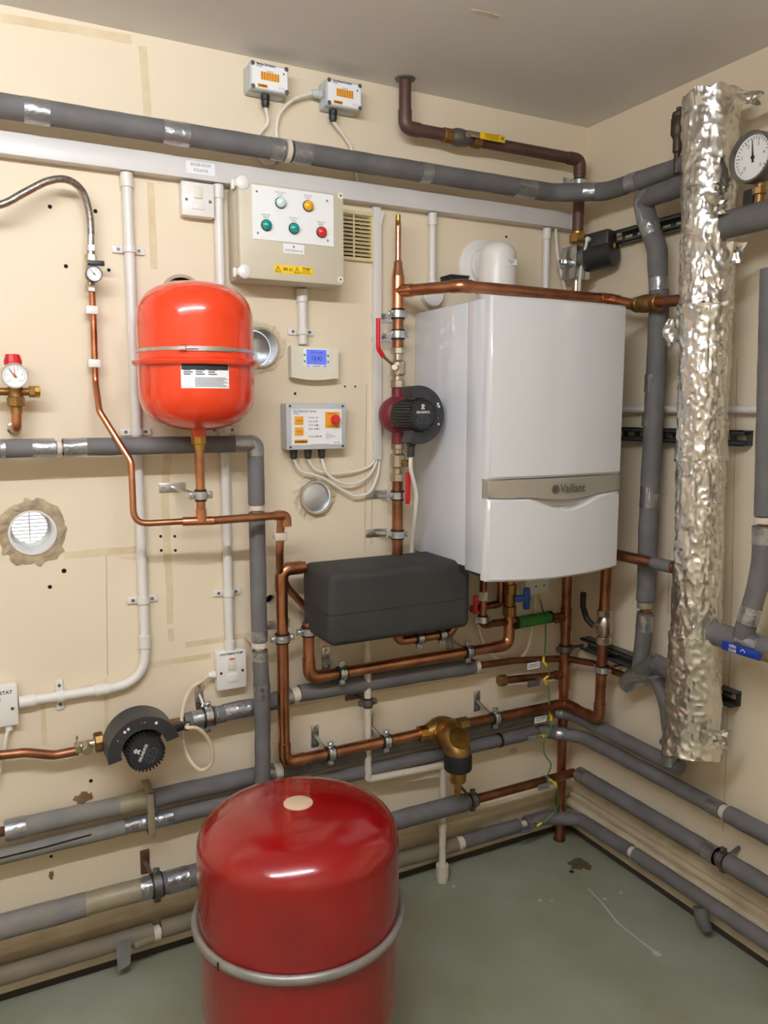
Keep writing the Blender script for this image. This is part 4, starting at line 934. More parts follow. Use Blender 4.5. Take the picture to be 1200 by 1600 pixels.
for a, m in ((128,'ink_white'),(120,'ink_white'),(66,'ink_white'),(88,'orange'),(94,'ink_red'),(148,'orange')):
    d = V((math.cos(math.radians(a)),0,math.sin(math.radians(a)))); obj('indicator', MB().disc(hc(.115)+d*.074, -Y, .0036 if m == 'ink_white' else .0015, 12, .0012), m, cb)
gb = hc(.06)+V((.092,0,.026)); obj('cable_gland', MB().obox(gb, X*.016, Y*.012, Zv*.010, .003).cyl(gb+X*.012, gb+X*.034, .009), 'black_plastic', t)
obj('inlet_union', MB().hexn(lx_(160,0.657), lx_(146,0.656), .026, 10), 'brass_dull', t); obj('outlet_union', MB().hexn(lx_(262,0.663), lx_(284,0.664), .020, 8).cyl(lx_(250,0.662), lx_(264,0.663), .016), 'brass_dull', t)
t = run('pump_valve', 'dull nickel valve between the small pump and the bare copper pipe', (128,1170,LO), 'valve')
obj('body', MB().cyl(lx_(118,0.652), lx_(148,0.656), .012).hexn(lx_(115,0.651), lx_(124,0.652), .016).cyl(lx_(132,0.654), lx_(132,0.654)-Y*.03, .012).hexn(lx_(132,0.654)-Y*.028, lx_(132,0.654)-Y*.04, .013), 'nickel', t)
obj('drain_pin', MB().cyl(lx_(119,0.662), lx_(119,0.682), .003, seg=8), 'nickel', t)
cable('pump_cable', 'cream cable looping from the primary pump switch to the small pump', [gl-X*.018, (318,1063,.03), (300,1075,.03), (289,1095,.04), (284,1125,.06), (286,1155,.08), (293,1180,.10), (305,1198,.12), (318,1203,.13), (330,1193,.14), (332,1172,.15), (322,1150,.155), (308,1138,.16), (292,1137,.16), gb+X*.03], .0048, 'cable_old')
br_ = B(313,1106,.0); t = thing('pipe_bracket', 'rusty brown wall plate with stud above the taped pump outlet pipe', 'bracket', br_)
obj('plate', MB().obox(br_-Y*.003, X*.012, Y*.003, Zv*.02, .001), 'rust', t); obj('stud', MB().cyl(br_-Y*.005, V((br_.x+.004,-LO+.012,.70)), .005, seg=10).cyl(br_-Y*.004, br_-Y*.014, .009, .006), 'rust', t)
#PART5
# ================================================================== GREY LAGGED PIPES, LEFT
MO = .092; zM = (B(40,701,MO).z+B(380,693,MO).z)/2
mx_ = lambda px: V((B(px,697,MO).x,-MO,zM)); xv = (B(401,760,MO).x+B(408,1150,MO).x)/2; mv = lambda py, d=0: V((xv+d,-MO,B(404,py,MO).z))
t = run('lagged_pipe', 'grey lagged pipe passing under the orange vessel then dropping behind the red tank', mv(1225))
zend = B(410,1215,MO).z
pipe(t, [V((ROOM_X0+.002,-MO,zM)), V((xv,-MO,zM)), V((xv,-MO,zend-.05))], .0125, 'pvc_old', .03)
lag(t, [V((ROOM_X0+.002,-MO,zM)), mx_(86)], .0215); lag(t, [mx_(98), V((xv,-MO,zM)), mv(788)], .0215, fr=.022); lag(t, [mv(800), mv(1002)], .0215); lag(t, [mv(1016), mv(1080,.004), mv(1130,.004), V((xv,-MO,zend-.05))], .0215, wob=.1)
for a, b in ((50,86),(98,135),(0,8)): tape(t, mx_(a), mx_(b), .0224)
tape(t, mx_(365), mv(712), .0226, mid=[V((xv,-MO,zM))]); tape(t, mv(985), mv(1001), .0225); tape(t, mv(1018), mv(1032), .0226); tape(t, mv(1068,.003), mv(1092,.004), .0228); tape(t, mv(802), mv(812), .0224)
collar(t, mv(789), mv(797), .020); collar(t, mv(1003), mv(1012), .021); collar(t, mx_(88), mx_(96), .018)
obj('pipe_clip', MB().box(mx_(92)+V((-.008,.012,-.012)), mx_(92)+V((.008,MO-.001,.012)), .002), 'pvc_old', t)
obj('pipe_clip', MB().box(mv(1007)+V((-.014,.014,-.006)), mv(1007)+V((.014,MO-.001,.006)), .002), 'pvc_old', t)

# ================================================================== LOW LAGGED PIPES ROUND THE CORNER
LA = .045; za = B(227,1250,LA).z; zbb = B(227,1285,LA).z
print('low z', za, zbb)
fl_ = lambda px, z, off: V((B(px,1250,off).x,-off,z))
def corner_path(z0, off, z1, offr, yend, cut=.08): return [V((-offr-cut,-off,z0)), V((-offr,-off-cut,z1)), V((-offr,yend,z1))]
# a: upper
t = run('lagged_pipe', 'upper of the twin grey lagged pipes low on the wall behind the red tank', ('w',-1.2,-LA,za))
lag(t, [fl_(4,za,LA), fl_(232,za,LA)], .0245, 'foam_dusty'); lag(t, [fl_(240,za,LA), fl_(428,za,LA)], .0245); lag(t, [fl_(442,za,LA), fl_(800,za,LA)], .0245)
lag(t, [fl_(800,za,LA), *corner_path(za, LA, za-.004, .07, -.56, .05)], .0225, fr=.05)
pipe(t, [V((ROOM_X0+.01,-LA,za)), fl_(445,za,LA)], .012, 'rust'); collar(t, fl_(429,za,LA), fl_(441,za,LA), .021)
tape(t, fl_(5,za,LA), fl_(38,za,LA), .0256); tape(t, fl_(186,za,LA), fl_(231,za,LA), .0255, 'old_tape'); tape(t, fl_(405,za,LA), fl_(428,za,LA), .0256); tape(t, V((-.118,-.0455,za)), V((-.092,-.072,za-.002)), .0235)
# b: lower
t = run('lagged_pipe', 'lower split-seamed twin grey lagged pipe continuing along the right wall', ('w',-1.2,-LA,zbb))
lag(t, [V((ROOM_X0+.01,-LA-.004,zbb-.006)), fl_(225,zbb,LA)], .0195, 'foam_dusty'); lag(t, [fl_(225,zbb,LA), fl_(425,zbb,LA), fl_(776,zbb,LA)], .0215)
bq = corner_path(zbb, LA, zbb-.008, .06, -.70, .10)
lag(t, [fl_(778,zbb,LA), *bq], .0225, fr=.09)
lag(t, [V((-.06,-.72,zbb-.008)), V((-.06,-1.4,zbb-.008))], .0245, wob=.08); collar(t, V((-.06,-.70,zbb-.008)), V((-.06,-.722,zbb-.008)), .019)
obj('split_seam', MB().tube([fl_(-40,zbb+.004,LA+.0185), fl_(60,zbb+.006,LA+.0190), fl_(140,zbb+.010,LA+.0170)], .0022, 8), 'hole', t)
tape(t, fl_(192,zbb,LA), fl_(226,zbb,LA), .0208); tape(t, fl_(238,zbb,LA), fl_(268,zbb,LA), .0226); collar(t, fl_(776,zbb,LA), fl_(780,zbb,LA), .024, 'rubber')
tape(t, V((-.125,-.08,zbb-.003)), V((-.09,-.112,zbb-.006)), .0236); tape(t, V((-.06,-.66,zbb-.008)), V((-.06,-.698,zbb-.008)), .0236); tape(t, V((-.06,-.91,zbb-.008)), V((-.06,-1.0,zbb-.008)), .0262)
c = fl_(232,(za+zbb)/2,LA); t = thing('pipe_bracket', 'cream painted strap bracket holding the twin lagged pipes left of the red tank', 'bracket', V((c.x,0,c.z)))
obj('strap', MB().box((c.x-.009,-.080,zbb-.026), (c.x+.009,-.074,za+.036), .002).box((c.x-.009,-.080,za+.030), (c.x+.009,-.001,za+.036), .001).box((c.x-.009,-.080,zbb-.03), (c.x+.009,-.001,zbb-.024), .001), 'old_tape', t)
# L3
L3 = .106; z3 = (B(130,1415,L3).z+B(620,1281,L3).z)/2; print('z3', z3)
l3 = lambda px: V((B(px,1330,L3).x,-L3,z3))
t = run('lagged_pipe', 'thick grey lagged pipe just above the skirting passing behind the red tank', ('w',-1.2,-L3,z3))
z3r = W(910,1216,.075).z; e3 = V((-.10,-L3,z3)); r3 = lambda px, py, off=.07: W(px, py, off)
lag(t, [V((ROOM_X0+.01,-L3,z3)), l3(130)], .030, 'foam_dusty'); lag(t, [l3(130), l3(236)], .0285, 'old_tape'); lag(t, [l3(250), l3(724)], .0285)
pipe(t, [l3(700), l3(890), V((-.075,-L3-.005,z3+.004)), V((-.07,-.16,z3+.008))], .0150, 'copper_dull', .04)
zr3 = (r3(1000,1268).z+r3(1150,1355).z)/2; print('zr3', zr3, l3(724))
p3 = [V((-.068,-.135,zr3)), V((-.068,-.70,zr3))]
lag(t, p3, .0245); lag(t, [V((-.068,-.735,zr3)), V((-.068,-1.4,zr3))], .0255); pipe(t, [V((-.068,-.69,zr3)), V((-.068,-.75,zr3))], .0165, 'pvc_old')
tape(t, p3[0], p3[0]-Y*.035, .0258); tape(t, V((-.068,-.66,zr3)), V((-.068,-.70,zr3)), .0255)
c = V((-.068,-.718,zr3)); clamp(t, c, Y, .0175, V((0,-.718,zr3+.02)), Zv, m='zinc_dull', plate=False)
tape(t, l3(258), l3(292), .0297); tape(t, l3(216), l3(235), .0294); tape(t, l3(128), l3(134), .0305, 'old_tape'); collar(t, l3(724), l3(730), .026, 'zinc_dull')
c = l3(243); clamp(t, c, X, .0285, V((c.x-.010,0,B(228,1345).z)), Zv, m='zinc_dull', pm='rust')
c = l3(737); clamp(t, c, X, .0185, V((c.x,0,c.z+.02)), Zv, m='zinc_dull', plate=False)
# L4 along the skirting
L4 = .048; z4 = .088; l4 = lambda px, z=z4: V((B(px,1400,L4).x,-L4,z))
t = run('lagged_pipe', 'lowest grey lagged pipe running along the skirting just above the floor', ('w',-1.2,-L4,z4))
lag(t, [V((ROOM_X0+.01,-L4,z4+.012)), l4(236,z4+.008)], .0235, 'foam_brown'); lag(t, [l4(250,z4+.007), l4(712)], .0235, 'foam_brown'); lag(t, [l4(722), l4(808)], .0225); pipe(t, [l4(225), l4(860)], .012, 'pvc_old')
z4r = (W(1000,1340,.05).z+W(1150,1437,.05).z)/2; print('z4r', z4r)
lag(t, [l4(818), V((-.13,-L4,z4)), V((-.052,-.13,z4+.01)), V((-.052,-.365,z4r))], .0225, fr=.05); lag(t, [V((-.052,-.385,z4r)), V((-.052,-1.4,z4r))], .0215)
pipe(t, [V((-.052,-.34,z4r)), V((-.052,-.42,z4r))], .011, 'pvc_old'); collar(t, V((-.052,-.366,z4r)), V((-.052,-.384,z4r)), .017)
collar(t, l4(712), l4(722), .020); tape(t, l4(205), l4(236), .0246, 'old_tape'); tape(t, V((-.115,-.058,z4)), V((-.07,-.105,z4+.006)), .0240); collar(t, l4(237), l4(248), .019)
c = l4(187); obj('tape_flap', MB().prism([(-.018,.022),(.02,.024),(.016,-.05),(-.017,-.06)], c+V((0,-.024,0)), X, Zv, -Y, .002), 'duct_tape', t, smooth=0)
c = V((-.052,-.655,z4r)); obj('foam_flap', MB().tube([c+V((-.018,0,-.014)), c+V((-.022,-.012,-.045)), c+V((-.012,-.02,-.07))], lambda f: .022-.006*f, 14), 'foam', t)

# ================================================================== COPPER UNDER THE BOILER
M_ = .09; xm1 = (B(442,915,M_).x+B(442,1170,M_).x)/2; zm0 = B(455,888,M_).z; zm1 = (B(500,1181,M_).z+B(620,1153,M_).z)/2; zm1r = B(820,1112,M_).z
print('M1', xm1, zm0, zm1, zm1r)
m1 = lambda px, z=None: V((B(px,1150,M_).x,-M_,zm1 if z is None else z))
RW = .092; yv = (W(945,900,RW).y+W(943,1080,RW).y)/2
t = run('copper_pipe', 'thick copper pipe leaving the black block, dropping and running right to the separator', ('w',xm1,-M_,zm1))
pipe(t, [V((B(476,885,M_).x,-M_,zm0)), V((xm1,-M_,zm0)), V((xm1,-M_,zm1)), m1(672)], .0165, 'copper', .044, 'copper')
for px in (516, 603): c = m1(px); clamp(t, c, X, .0165, V((c.x-.012,0,c.z+.022)), Zv)
c = V((xm1,-M_,B(441,997,M_).z)); clamp(t, c, Zv, .0165, V((xm1+.02,0,c.z+.016)), X, plate_dir=X)
t = run('copper_pipe', 'copper pipe from the separator round the corner and up to the black-levered valve', ('w',-.10,-.2,zm1r))
pipe(t, [m1(722, zm1), m1(860, zm1-.004), V((-.10,-M_,zm1-.004)), V((-.10,yv,zm1-.004)), V((-RW,yv,1.06))], .0165, 'copper_dull', .042, 'copper_dull')
c = m1(773, zm1-.002); clamp(t, c, X, .0165, V((c.x-.012,0,c.z+.03)), Zv)
c = V((-.094,yv,W(943,1046,RW).z)); clamp(t, c, Zv, .0168, V((0,yv,c.z)), Y, plate=False)
# valve on that pipe
t = run('isolating_valve', 'nickel ball valve with black lever on the copper pipe under the boiler', ('w',-RW,yv,.75), 'valve')
q = lambda py: V((-.093,yv,W(943,py,RW).z))
obj('body', MB().hexn(q(962), q(952), .023, 8).lathe([(.018,0),(.024,.01),(.025,.03),(.024,.05),(.018,.06)], q(992), Zv, 20).hexn(q(1006), q(994), .024, 8), 'nickel', t)
c = q(975); sd = V((-.85,.53,0)).normalized()*1.0; sd = V((-.75,.1,0)).normalized()
obj('spindle', MB().cyl(c, c+sd*.04, .008).hexn(c+sd*.036, c+sd*.046, .009), 'nickel', t)
ly = W(920,945,.14); obj('lever_grip', MB().tube(fillet([c+sd*.042, c+sd*.050+V((0,.02,.018)), V((c.x-.05,c.y+.045,ly.z-.01)), V((c.x-.05,c.y+.045,ly.z+.035))], .012, 5), .009, 10), 'rubber', t)
# M2
zm2 = (B(520,1052,M_).z+B(740,1018,M_).z)/2; xm2 = B(482,1000,M_).x; xm2r = B(796,960,M_).x
t = run('copper_pipe', 'copper pipe running under the black block and rising to the blue-handled valve', ('w',xm2,-M_,zm2))
pipe(t, [V((xm2,-M_,B(482,972,M_).z)), V((xm2,-M_,zm2)), V((xm2r,-M_,zm2)), V((xm2r,-M_,1.06))], .0162, 'copper', .044, 'copper')
for px in (534, 731): c = V((B(px,1040,M_).x,-M_,zm2)); clamp(t, c, X, .0162, V((c.x-.012,0,c.z+.02)), Zv)
c = V((xm2,-M_,B(482,986,M_).z)); clamp(t, c, Zv, .0162, V((xm2+.01,0,c.z+.03)), X, plate=False)
t = run('isolating_valve', 'brass valve with blue butterfly handle under the boiler', ('w',xm2r,-M_,.9), 'valve')
q = lambda py: V((xm2r,-M_,B(797,py,M_).z))
obj('body', MB().hexn(q(928), q(912), .021, 8).cyl(q(945), q(926), .019).hexn(q(962), q(946), .022, 8), 'brass_dull', t)
c = q(933); obj('spindle', MB().cyl(c, c+V((.02,-.03,0)), .007), 'brass_dull', t)
c = c+V((.024,-.034,.0)); obj('handle', MB().obox(c, V((.887,-.46,0))*.026, V((.46,.887,0))*.008, Zv*.011, .005).obox(c+V((.012,-.006,0)), V((.887,-.46,0))*.011, V((.46,.887,0))*.007, Zv*.036, .007), 'blue_cap', t)
# short copper between the block ports
t = run('copper_pipe', 'short copper loop with two clamps tucked beneath the black block', (660,997,.1))
u0, u1 = B(622,1000,.10), B(704,991,.10); zu = (u0.z+u1.z)/2
pipe(t, [V((u0.x-.02,-.12,zu+.06)), V((u0.x,-.10,zu)), V((u1.x,-.10,zu)), V((u1.x+.025,-.11,zu+.055))], .0135, 'copper', .03, None)
for px in (655, 690): c = V((B(px,996,.10).x,-.10,zu)); clamp(t, c, X, .0135, V((c.x+.01,0,c.z-.02)), Zv, plate=False)
# pipes and drain union under the boiler's left corner
t = run('copper_pipe', 'thin copper pipe dropping below the boiler corner and turning into the green-wrapped branch', (753,975,.09))
d0 = B(755,930,.10); zq = B(760,975,.10).z
pipe(t, [V((d0.x,-.10,1.055)), V((d0.x,-.10,zq)), B(808,970,.085), B(878,962,.075)], .0118, 'copper_dull', .02, 'copper_dull')
obj('union', MB().cyl(V((d0.x,-.10,B(755,925,.1).z)), V((d0.x,-.10,B(755,905,.1).z)), .010).hexn(V((d0.x,-.10,B(755,938,.1).z)), V((d0.x,-.10,B(755,924,.1).z)), .016), 'off_white', t)
c = V((d0.x,-.10,B(753,968,.10).z)); clamp(t, c, Zv, .0118, None, X)
ga, gb2 = B(806,970,.085), B(861,967,.078); ga.z = gb2.z = (ga.z+gb2.z)/2
obj('green_wrap', MB().tube([ga, ga.lerp(gb2,.5), gb2], .0195, 20, .05), 'green_wrap', t); obj('black_ring', MB().cyl(ga-X*.004, ga+X*.004, .0205), 'rubber', t); obj('black_ring', MB().cyl(gb2-X*.010, gb2, .0202), 'rubber', t)
t = run('copper_pipe', 'short curved copper pipe with red lever behind the thin drain pipe', (745,945,.06))
h0 = B(782,930,.07); h1 = B(776,944,.07); h2 = B(736,948,.07); pipe(t, [V((h0.x,-.07,1.055)), V((h0.x,-.07,h1.z)), V((h2.x,-.07,h1.z-.004))], .011, 'copper_dull', .02, 'copper_dull')
o = obj('lever_grip', MB().obox(B(743,945,.105), X*.008, Y*.004, Zv*.03, .003).cyl(B(743,947,.075), B(743,947,.105), .006), 'red_handle', t)
# junction box
jb = rectB((833,903), (858,926), .03); t = thing('junction_box', 'small white junction box on the wall under the boiler', 'box', V((jb[0],0,jb[2])))
obj('case', MB().box((jb[0]-.03,-.03,jb[2]), (jb[1],-.0006,jb[3]+.05), .002), 'white_plastic', t)
for dx in (-.012, .022): obj('screw', MB().disc(V(((jb[0]+jb[1])/2+dx-.01,-.0302,jb[2]+.028)), -Y, .003, 8, .001), 'hole', t)
cable('junction_cable', 'white cable hanging in a loop under the boiler pipes', [(838,926,.02), (834,960,.03), (830,990,.035), (822,1018,.04), (800,1036,.045), (775,1028,.045), (757,1008,.04), (748,980,.03), (744,950,.02)], .0045)
# corner riser
cx, cy = -.083, -.062
t = run('corner_riser', 'vertical copper pipe standing in the room corner down to the floor', ('w',cx,cy,0))
cq = lambda py: V((cx,cy,B(884,py,.062).z))
pipe(t, [V((cx,cy,1.30)), V((cx,cy,0))], .0165, 'copper_dull'); obj('tee', MB().cyl(cq(950), cq(985), .0190).cyl(cq(965), cq(965)-X*.045, .0150), 'copper_dull', t)
obj('tee', MB().cyl(cq(1035), cq(1075), .0190).cyl(cq(1052), cq(1052)-X*.04, .0150), 'copper_dull', t); obj('floor_ring', MB().ring(V((cx,cy,0)), Zv, .0165, .021, 0, .004), 'copper_dull', t)
clamp(t, cq(1013), Zv, .0168, V((0,cy,cq(1013).z)), X, plate=False, m='zinc_dull')
sA = cq(1052)-X*.04; t = run('capped_stub', 'capped copper stub pointing left from the corner riser', sA)
sE = V((B(785,1063,.062).x,cy,B(785,1063,.062).z)); pipe(t, [sA+X*.01, sE], .0125, 'copper_dull'); obj('cap', MB().hexn(sE+X*.012, sE-X*.014, .019, 10), 'brass_dull', t)
# white waste pipe
t = run('waste_pipe', 'white plastic waste pipe dropping behind the copper to a floor socket', ('w',-.57,-.08,0))
w1 = B(575,1218,.062); w2 = B(691,1196,.082); w0 = B(575,1000,.062)
fz_ = Z(694,1366,0); wx_ = B(692,1260,.082).x
pipe(t, [V((w1.x,-.062,w0.z+.06)), V((w1.x,-.062,w1.z)), V((wx_,-.082,w2.z)), V((wx_,-.082,0))], .0108, 'pvc_old', .012, 'pvc_old')
c = V((w1.x,-.062,B(577,1097,.062).z)); clamp(t, c, Zv, .0108, V((w1.x-.012,0,c.z+.004)), X, plate_dir=X, m='zinc_dull')
obj('coupler', MB().cyl(V((wx_,-.082,.17)), V((wx_,-.082,.20)), .0128), 'pvc_old', t); obj('floor_socket', MB().lathe([(.0135,.055),(.0205,.055),(.0205,.012),(.018,.010),(.018,0)], V((wx_,-.082,0)), Zv, 24), 'pvc_old', t)
# dirt separator
sc_ = m1(689, zm1); t = run('dirt_separator', 'brass dirt separator with black collar and drain cock on the copper pipe', sc_, 'separator')
obj('inlet_union', MB().hexn(m1(654,zm1), m1(668,zm1), .024, 8), 'brass', t); obj('outlet_union', MB().hexn(m1(714,zm1), m1(729,zm1), .024, 8), 'brass_dull', t)
obj('flow_body', MB().lathe([(.02,-.062),(.026,-.045),(.037,-.02),(.040,0),(.037,.02),(.026,.045),(.02,.055)], sc_, X, 28), 'brass_dull', t)
p = [sc_, sc_+V((0,-.062,-.004)), sc_+V((0,-.098,-.034)), sc_+V((0,-.098,-.072))]
hd = obj('elbow_housing', MB().tube(fillet(p, .016, 5), .0395, 32), 'brass_dull', t, smooth=50)
dn = V((0,-.64,.77)).normalized(); fcn = (p[1]+p[2])/2+dn*.0385
obj('cast_cap', MB().lathe([(.035,-.002),(.034,.003),(0,.0035)], fcn, dn, 32), 'brass', t)
obj('clamp_flange', MB().ring(sc_+V((0,-.038,0)), -Y, .037, .046, 0, .006, 36), 'brass', t)
bt = p[3]; obj('magnet_collar', MB().lathe([(.0400,.034),(.0420,.026),(.0420,-.014),(.039,-.018),(.028,-.019)], bt, Zv, 32), 'rubber', t)
obj('lower_bowl', MB().lathe([(.026,-.010),(.026,-.052),(.022,-.058),(.012,-.060),(0,-.060)], bt, Zv, 28), 'brass', t)
obj('drain_cock', MB().cyl(bt-Zv*.056, bt-Zv*.082, .010).hexn(bt-Zv*.078, bt-Zv*.094, .0115).cyl(bt-Zv*.092, bt-Zv*.102, .006), 'brass', t)
# black insulated block
bx = rectB((473,880), (737,985), .06); xl = B(472,920,.06).x; xr = B(737,930,.255).x; zlo = (B(525,1008,.255).z+B(737,985,.255).z)/2; zhi = B(600,866,.06).z
print('block', xl, xr, zlo, zhi)
t = thing('insulated_block', 'large black moulded foam block cladding the pipe header beside the boiler', 'insulation block', V(((xl+xr)/2,-.15,zlo)))
zs = zlo+(zhi-zlo)*.44; xs = xl+(xr-xl)*.56
def half(up):
    bm = bmesh.new(); bmesh.ops.create_cube(bm, size=1)
    for v in bm.verts: v.co = V(((xl+xr)/2+v.co.x*(xr-xl), -.1555+v.co.y*.199, (zlo+zhi)/2+v.co.z*(zhi-zlo)))
    bmesh.ops.bevel(bm, geom=list(bm.edges), offset=.022, segments=5, profile=.5, affect='EDGES')
    r = bmesh.ops.bisect_plane(bm, geom=bm.verts[:]+bm.edges[:]+bm.faces[:], plane_co=(0,0,zs+(.0006 if up else -.0006)), plane_no=(0,0,-1 if up else 1), clear_outer=True)
    bmesh.ops.holes_fill(bm, edges=[e for e in bm.edges if e.is_boundary]); bm.verts.index_update()
    mb = MB().add([v.co.copy() for v in bm.verts], [[v.index for v in f.verts] for f in bm.faces]); bm.free(); return mb
obj('lower_shell', half(False), 'black_foam', t, smooth=50); obj('upper_shell', half(True), 'black_foam', t, smooth=50)
obj('seam_tab', MB().box((xs-.03,-.2556,zs-.0004), (xs+.05,-.2535,zs+.0075), .0008), 'black_foam', t)
#PART6
# ================================================================== RIGHT WALL
def strut(label, a, b, h=.041, d=.038):
    """slotted channel along the right wall; a, b = points on its front face centre line"""
    y0, y1, z = a.y, b.y, (a.z+b.z)/2; t = thing('strut_channel', label, 'channel', V((0,(y0+y1)/2,z)))
    obj('channel', MB().box((-d,y1,z+h/2-.003), (-.0006,y0,z+h/2)).box((-d,y1,z-h/2), (-.0006,y0,z-h/2+.003)).box((-.004,y1,z-h/2), (-.0006,y0,z+h/2)).box((-d,y1,z+h/2-.010), (-d+.003,y0,z+h/2)).box((-d,y1,z-h/2), (-d+.003,y0,z-h/2+.010)), 'strut', t)
    n = int((y0-y1)/.05)
    for i in range(n):
        yy = y0-.03-.05*i; obj('slot', MB().obox(V((-.0046,yy,z)), Y*.014, X*.0006, Zv*.0065, .0005), 'skirting', t)
    return t
s1a, s1b = W(962,372,.03), W(1080,341,.03); strut('dark slotted channel on the right wall near the top of the foil column', s1a, s1b)
s2a, s2b = W(930,679,.03), W(1165,685,.03); strut('dark slotted channel behind the middle of the foil column', V((0,-.12,s2b.z)), V((0,s2b.y,s2b.z)))
s3a, s3b = W(895,1003,.03), W(1147,1090,.03); z3s = (s3a.z+s3b.z)/2; strut('dark slotted channel behind the lower end of the foil column', V((0,-.085,z3s)), V((0,s3b.y,z3s)))
# foil-wrapped header
FO = .15
ctr = lambda py: W(1108-(py-300)*.029, py, FO) if py < 800 else W(1093.5-(py-800)*.034, py, FO)
t = thing('foil_header', 'tall header column wrapped in crinkled silver foil on the right wall', 'header pipe', ctr(1165))
obj('header_pipe', MB().tube([ctr(150)-Zv*.01, ctr(640), ctr(1165)+Zv*.02], .042, 20), 'bronze', t)
def foil(y0, y1, r0, r1, seed, flare0=0, flare1=0, tilt=0):
    a, b = ctr(y0), ctr(y1); L = (a-b).length; nr = max(8, int(L/.0045)); na = 84; mb = MB(); vs_ = []; fs = []
    for i in range(nr+1):
        f = i/nr; c = a.lerp(b, f); r = r0+(r1-r0)*f
        for k in range(na):
            an = 2*math.pi*k/na; d = V((math.cos(an), math.sin(an), 0)); p = V((d.x*3.2, d.y*3.2, c.z*26+seed*9))
            q = noise.noise(V((d.x*3.2,d.y*3.2,c.z*12+seed*9)))*.0045+noise.noise(V((d.x*9,d.y*9,c.z*34+seed)))*.0019+noise.noise(V((d.x*20,d.y*20,c.z*95+seed)))*.0009
            rg = abs(noise.noise(V((d.x*4+seed,d.y*4,c.z*38)))); q += .003*max(0, .2-rg)/.2
            e = flare0*max(0, 1-f*L/.04)+flare1*max(0, 1-(1-f)*L/.05)
            e *= .5+.9*noise.noise(V((d.x*2+seed,d.y*2,seed)))
            zo = (noise.noise(V((d.x*2.5,d.y*2.5,seed*3)))*.012+tilt*d.y) if i in (0, nr) else 0
            vs_.append(c+d*(r+q+e)+Zv*zo)
    for i in range(nr):
        for k in range(na):
            k2 = (k+1) % na; fs.append((i*na+k, i*na+k2, (i+1)*na+k2, (i+1)*na+k))
    fs.append(tuple(range(na))[::-1]); fs.append(tuple(nr*na+k for k in range(na)))
    return obj('foil_wrap', mb.add(vs_, fs), 'foil', t, smooth=32)
foil(150, 300, .066, .066, 1.3, .010, 0); foil(292, 485, .0645, .062, 2.1, 0, .008); foil(478, 720, .0625, .060, 3.7, .012, .006); foil(706, 1000, .058, .0625, 4.4, 0, .003); foil(990, 1172, .067, .070, 5.2, .004, .020)
def scrap(c, u, v, n, seed, w=.03, h=.03, m='foil'):
    rnd = random.Random(seed); mb = MB(); k = 6; vs_ = []; fs = []
    for i in range(k+1):
        for j in range(k+1):
            vs_.append(c+u*(i/k-.5)*w*(1+.3*math.sin(j+seed))+v*(j/k-.5)*h+n*(.012*rnd.uniform(-1,1)*(i/k)))
    for i in range(k):
        for j in range(k): fs.append((i*(k+1)+j, (i+1)*(k+1)+j, (i+1)*(k+1)+j+1, i*(k+1)+j+1))
    N = len(vs_); vs2 = [v_+n*.0008 for v_ in vs_]
    mb.add(vs_+vs2, fs+[tuple(x+N for x in f[::-1]) for f in fs]); return obj('foil_flap', mb, m, t, smooth=15)
R_ = Rv; scrap(W(1172,152,FO)+Rv*.0, Rv, Zv, Fv, 3, .055, .03); scrap(W(1052,520,FO+.02), -Rv, Zv, Fv, 5, .05, .07); scrap(W(1118,1155,FO+.03), Rv, Zv, Fv, 8, .06, .05); scrap(W(1120,318,FO+.055), Rv, Zv, -Fv, 9, .05, .05); scrap(W(1150,395,FO+.03), Rv, Zv, Fv, 2, .04, .05)
obj('foam_plug', MB().obox(W(1082,190,FO+.03), Rv*.010, Fv*.006, Zv*.024, .004), 'old_tape', t)
# automatic air vent
t = run('air_vent', 'dark bronze automatic air vent beside the top of the foil column', ('r',1063,262,.13), 'valve')
q = lambda py: W(1061,py,.125)
obj('body', MB().lathe([(.0,.0),(.009,-.002),(.016,-.006),(.018,-.014),(.0165,-.018),(.019,-.022),(.019,-.06),(.015,-.068),(.012,-.074),(.012,-.105),(.008,-.11),(.008,-.16)], q(172), Zv, 22), 'bronze', t)
obj('cap', MB().cyl(q(176), q(168), .007, seg=12), 'bronze', t)
# upper elbow and long vertical lagged pipe
t = run('lagged_pipe', 'vertical grey lagged pipe between boiler and foil column with taped elbow on top', ('r',1009,940,.085))
v1 = [W(1085,284,.14), W(1003,312,.10), W(1027,392,.085), W(1030,480,.085), W(1014,800,.085), W(1009,938,.085)]
lag(t, v1, .0275, fr=.03, wob=.07); tape(t, W(1022,290+14,.108), W(1012,345,.093), .0288, mid=[W(1003,312,.10)]); tape(t, W(1011,340,.094), W(1020,368,.089), .0284)
tape(t, W(1029,435,.085), W(1029.6,455,.085), .0284); tape(t, W(1023.5,585,.085), W(1022,612,.085), .0283); tape(t, W(1020,644,.085), W(1018.5,666,.085), .0284); tape(t, W(1015.5,760,.085), W(1014,792,.085), .0283)
collar(t, W(1009,940,.085), W(1009,950,.085), .0255, 'old_tape'); pipe(t, [W(1009,936,.085), W(1008.5,962,.085)], .015, 'copper_dull')
lag(t, [W(1008.5,957,.085), W(1000,1050,.085)], .0245, wob=.08); tape(t, W(1008,960,.085), W(1006,985,.085), .0258)
v2 = [W(985,1062,.085), W(1000,1050,.09), W(1020,1036,.11), W(1052,1052,.14)]
obj('taped_joint', MB().tube(densify(fillet([W(978,1068,.075), W(1000,1056,.085), W(1022,1048,.10)], .02), .006), .029, 22, .3), 'duct_tape', t, smooth=50)
lag(t, [W(1004,1048,.095), W(1026,1036,.12), W(1056,1053,.15)], .0265, fr=.02); tape(t, W(1024,1034,.118), W(1034,1042,.128), .0276)
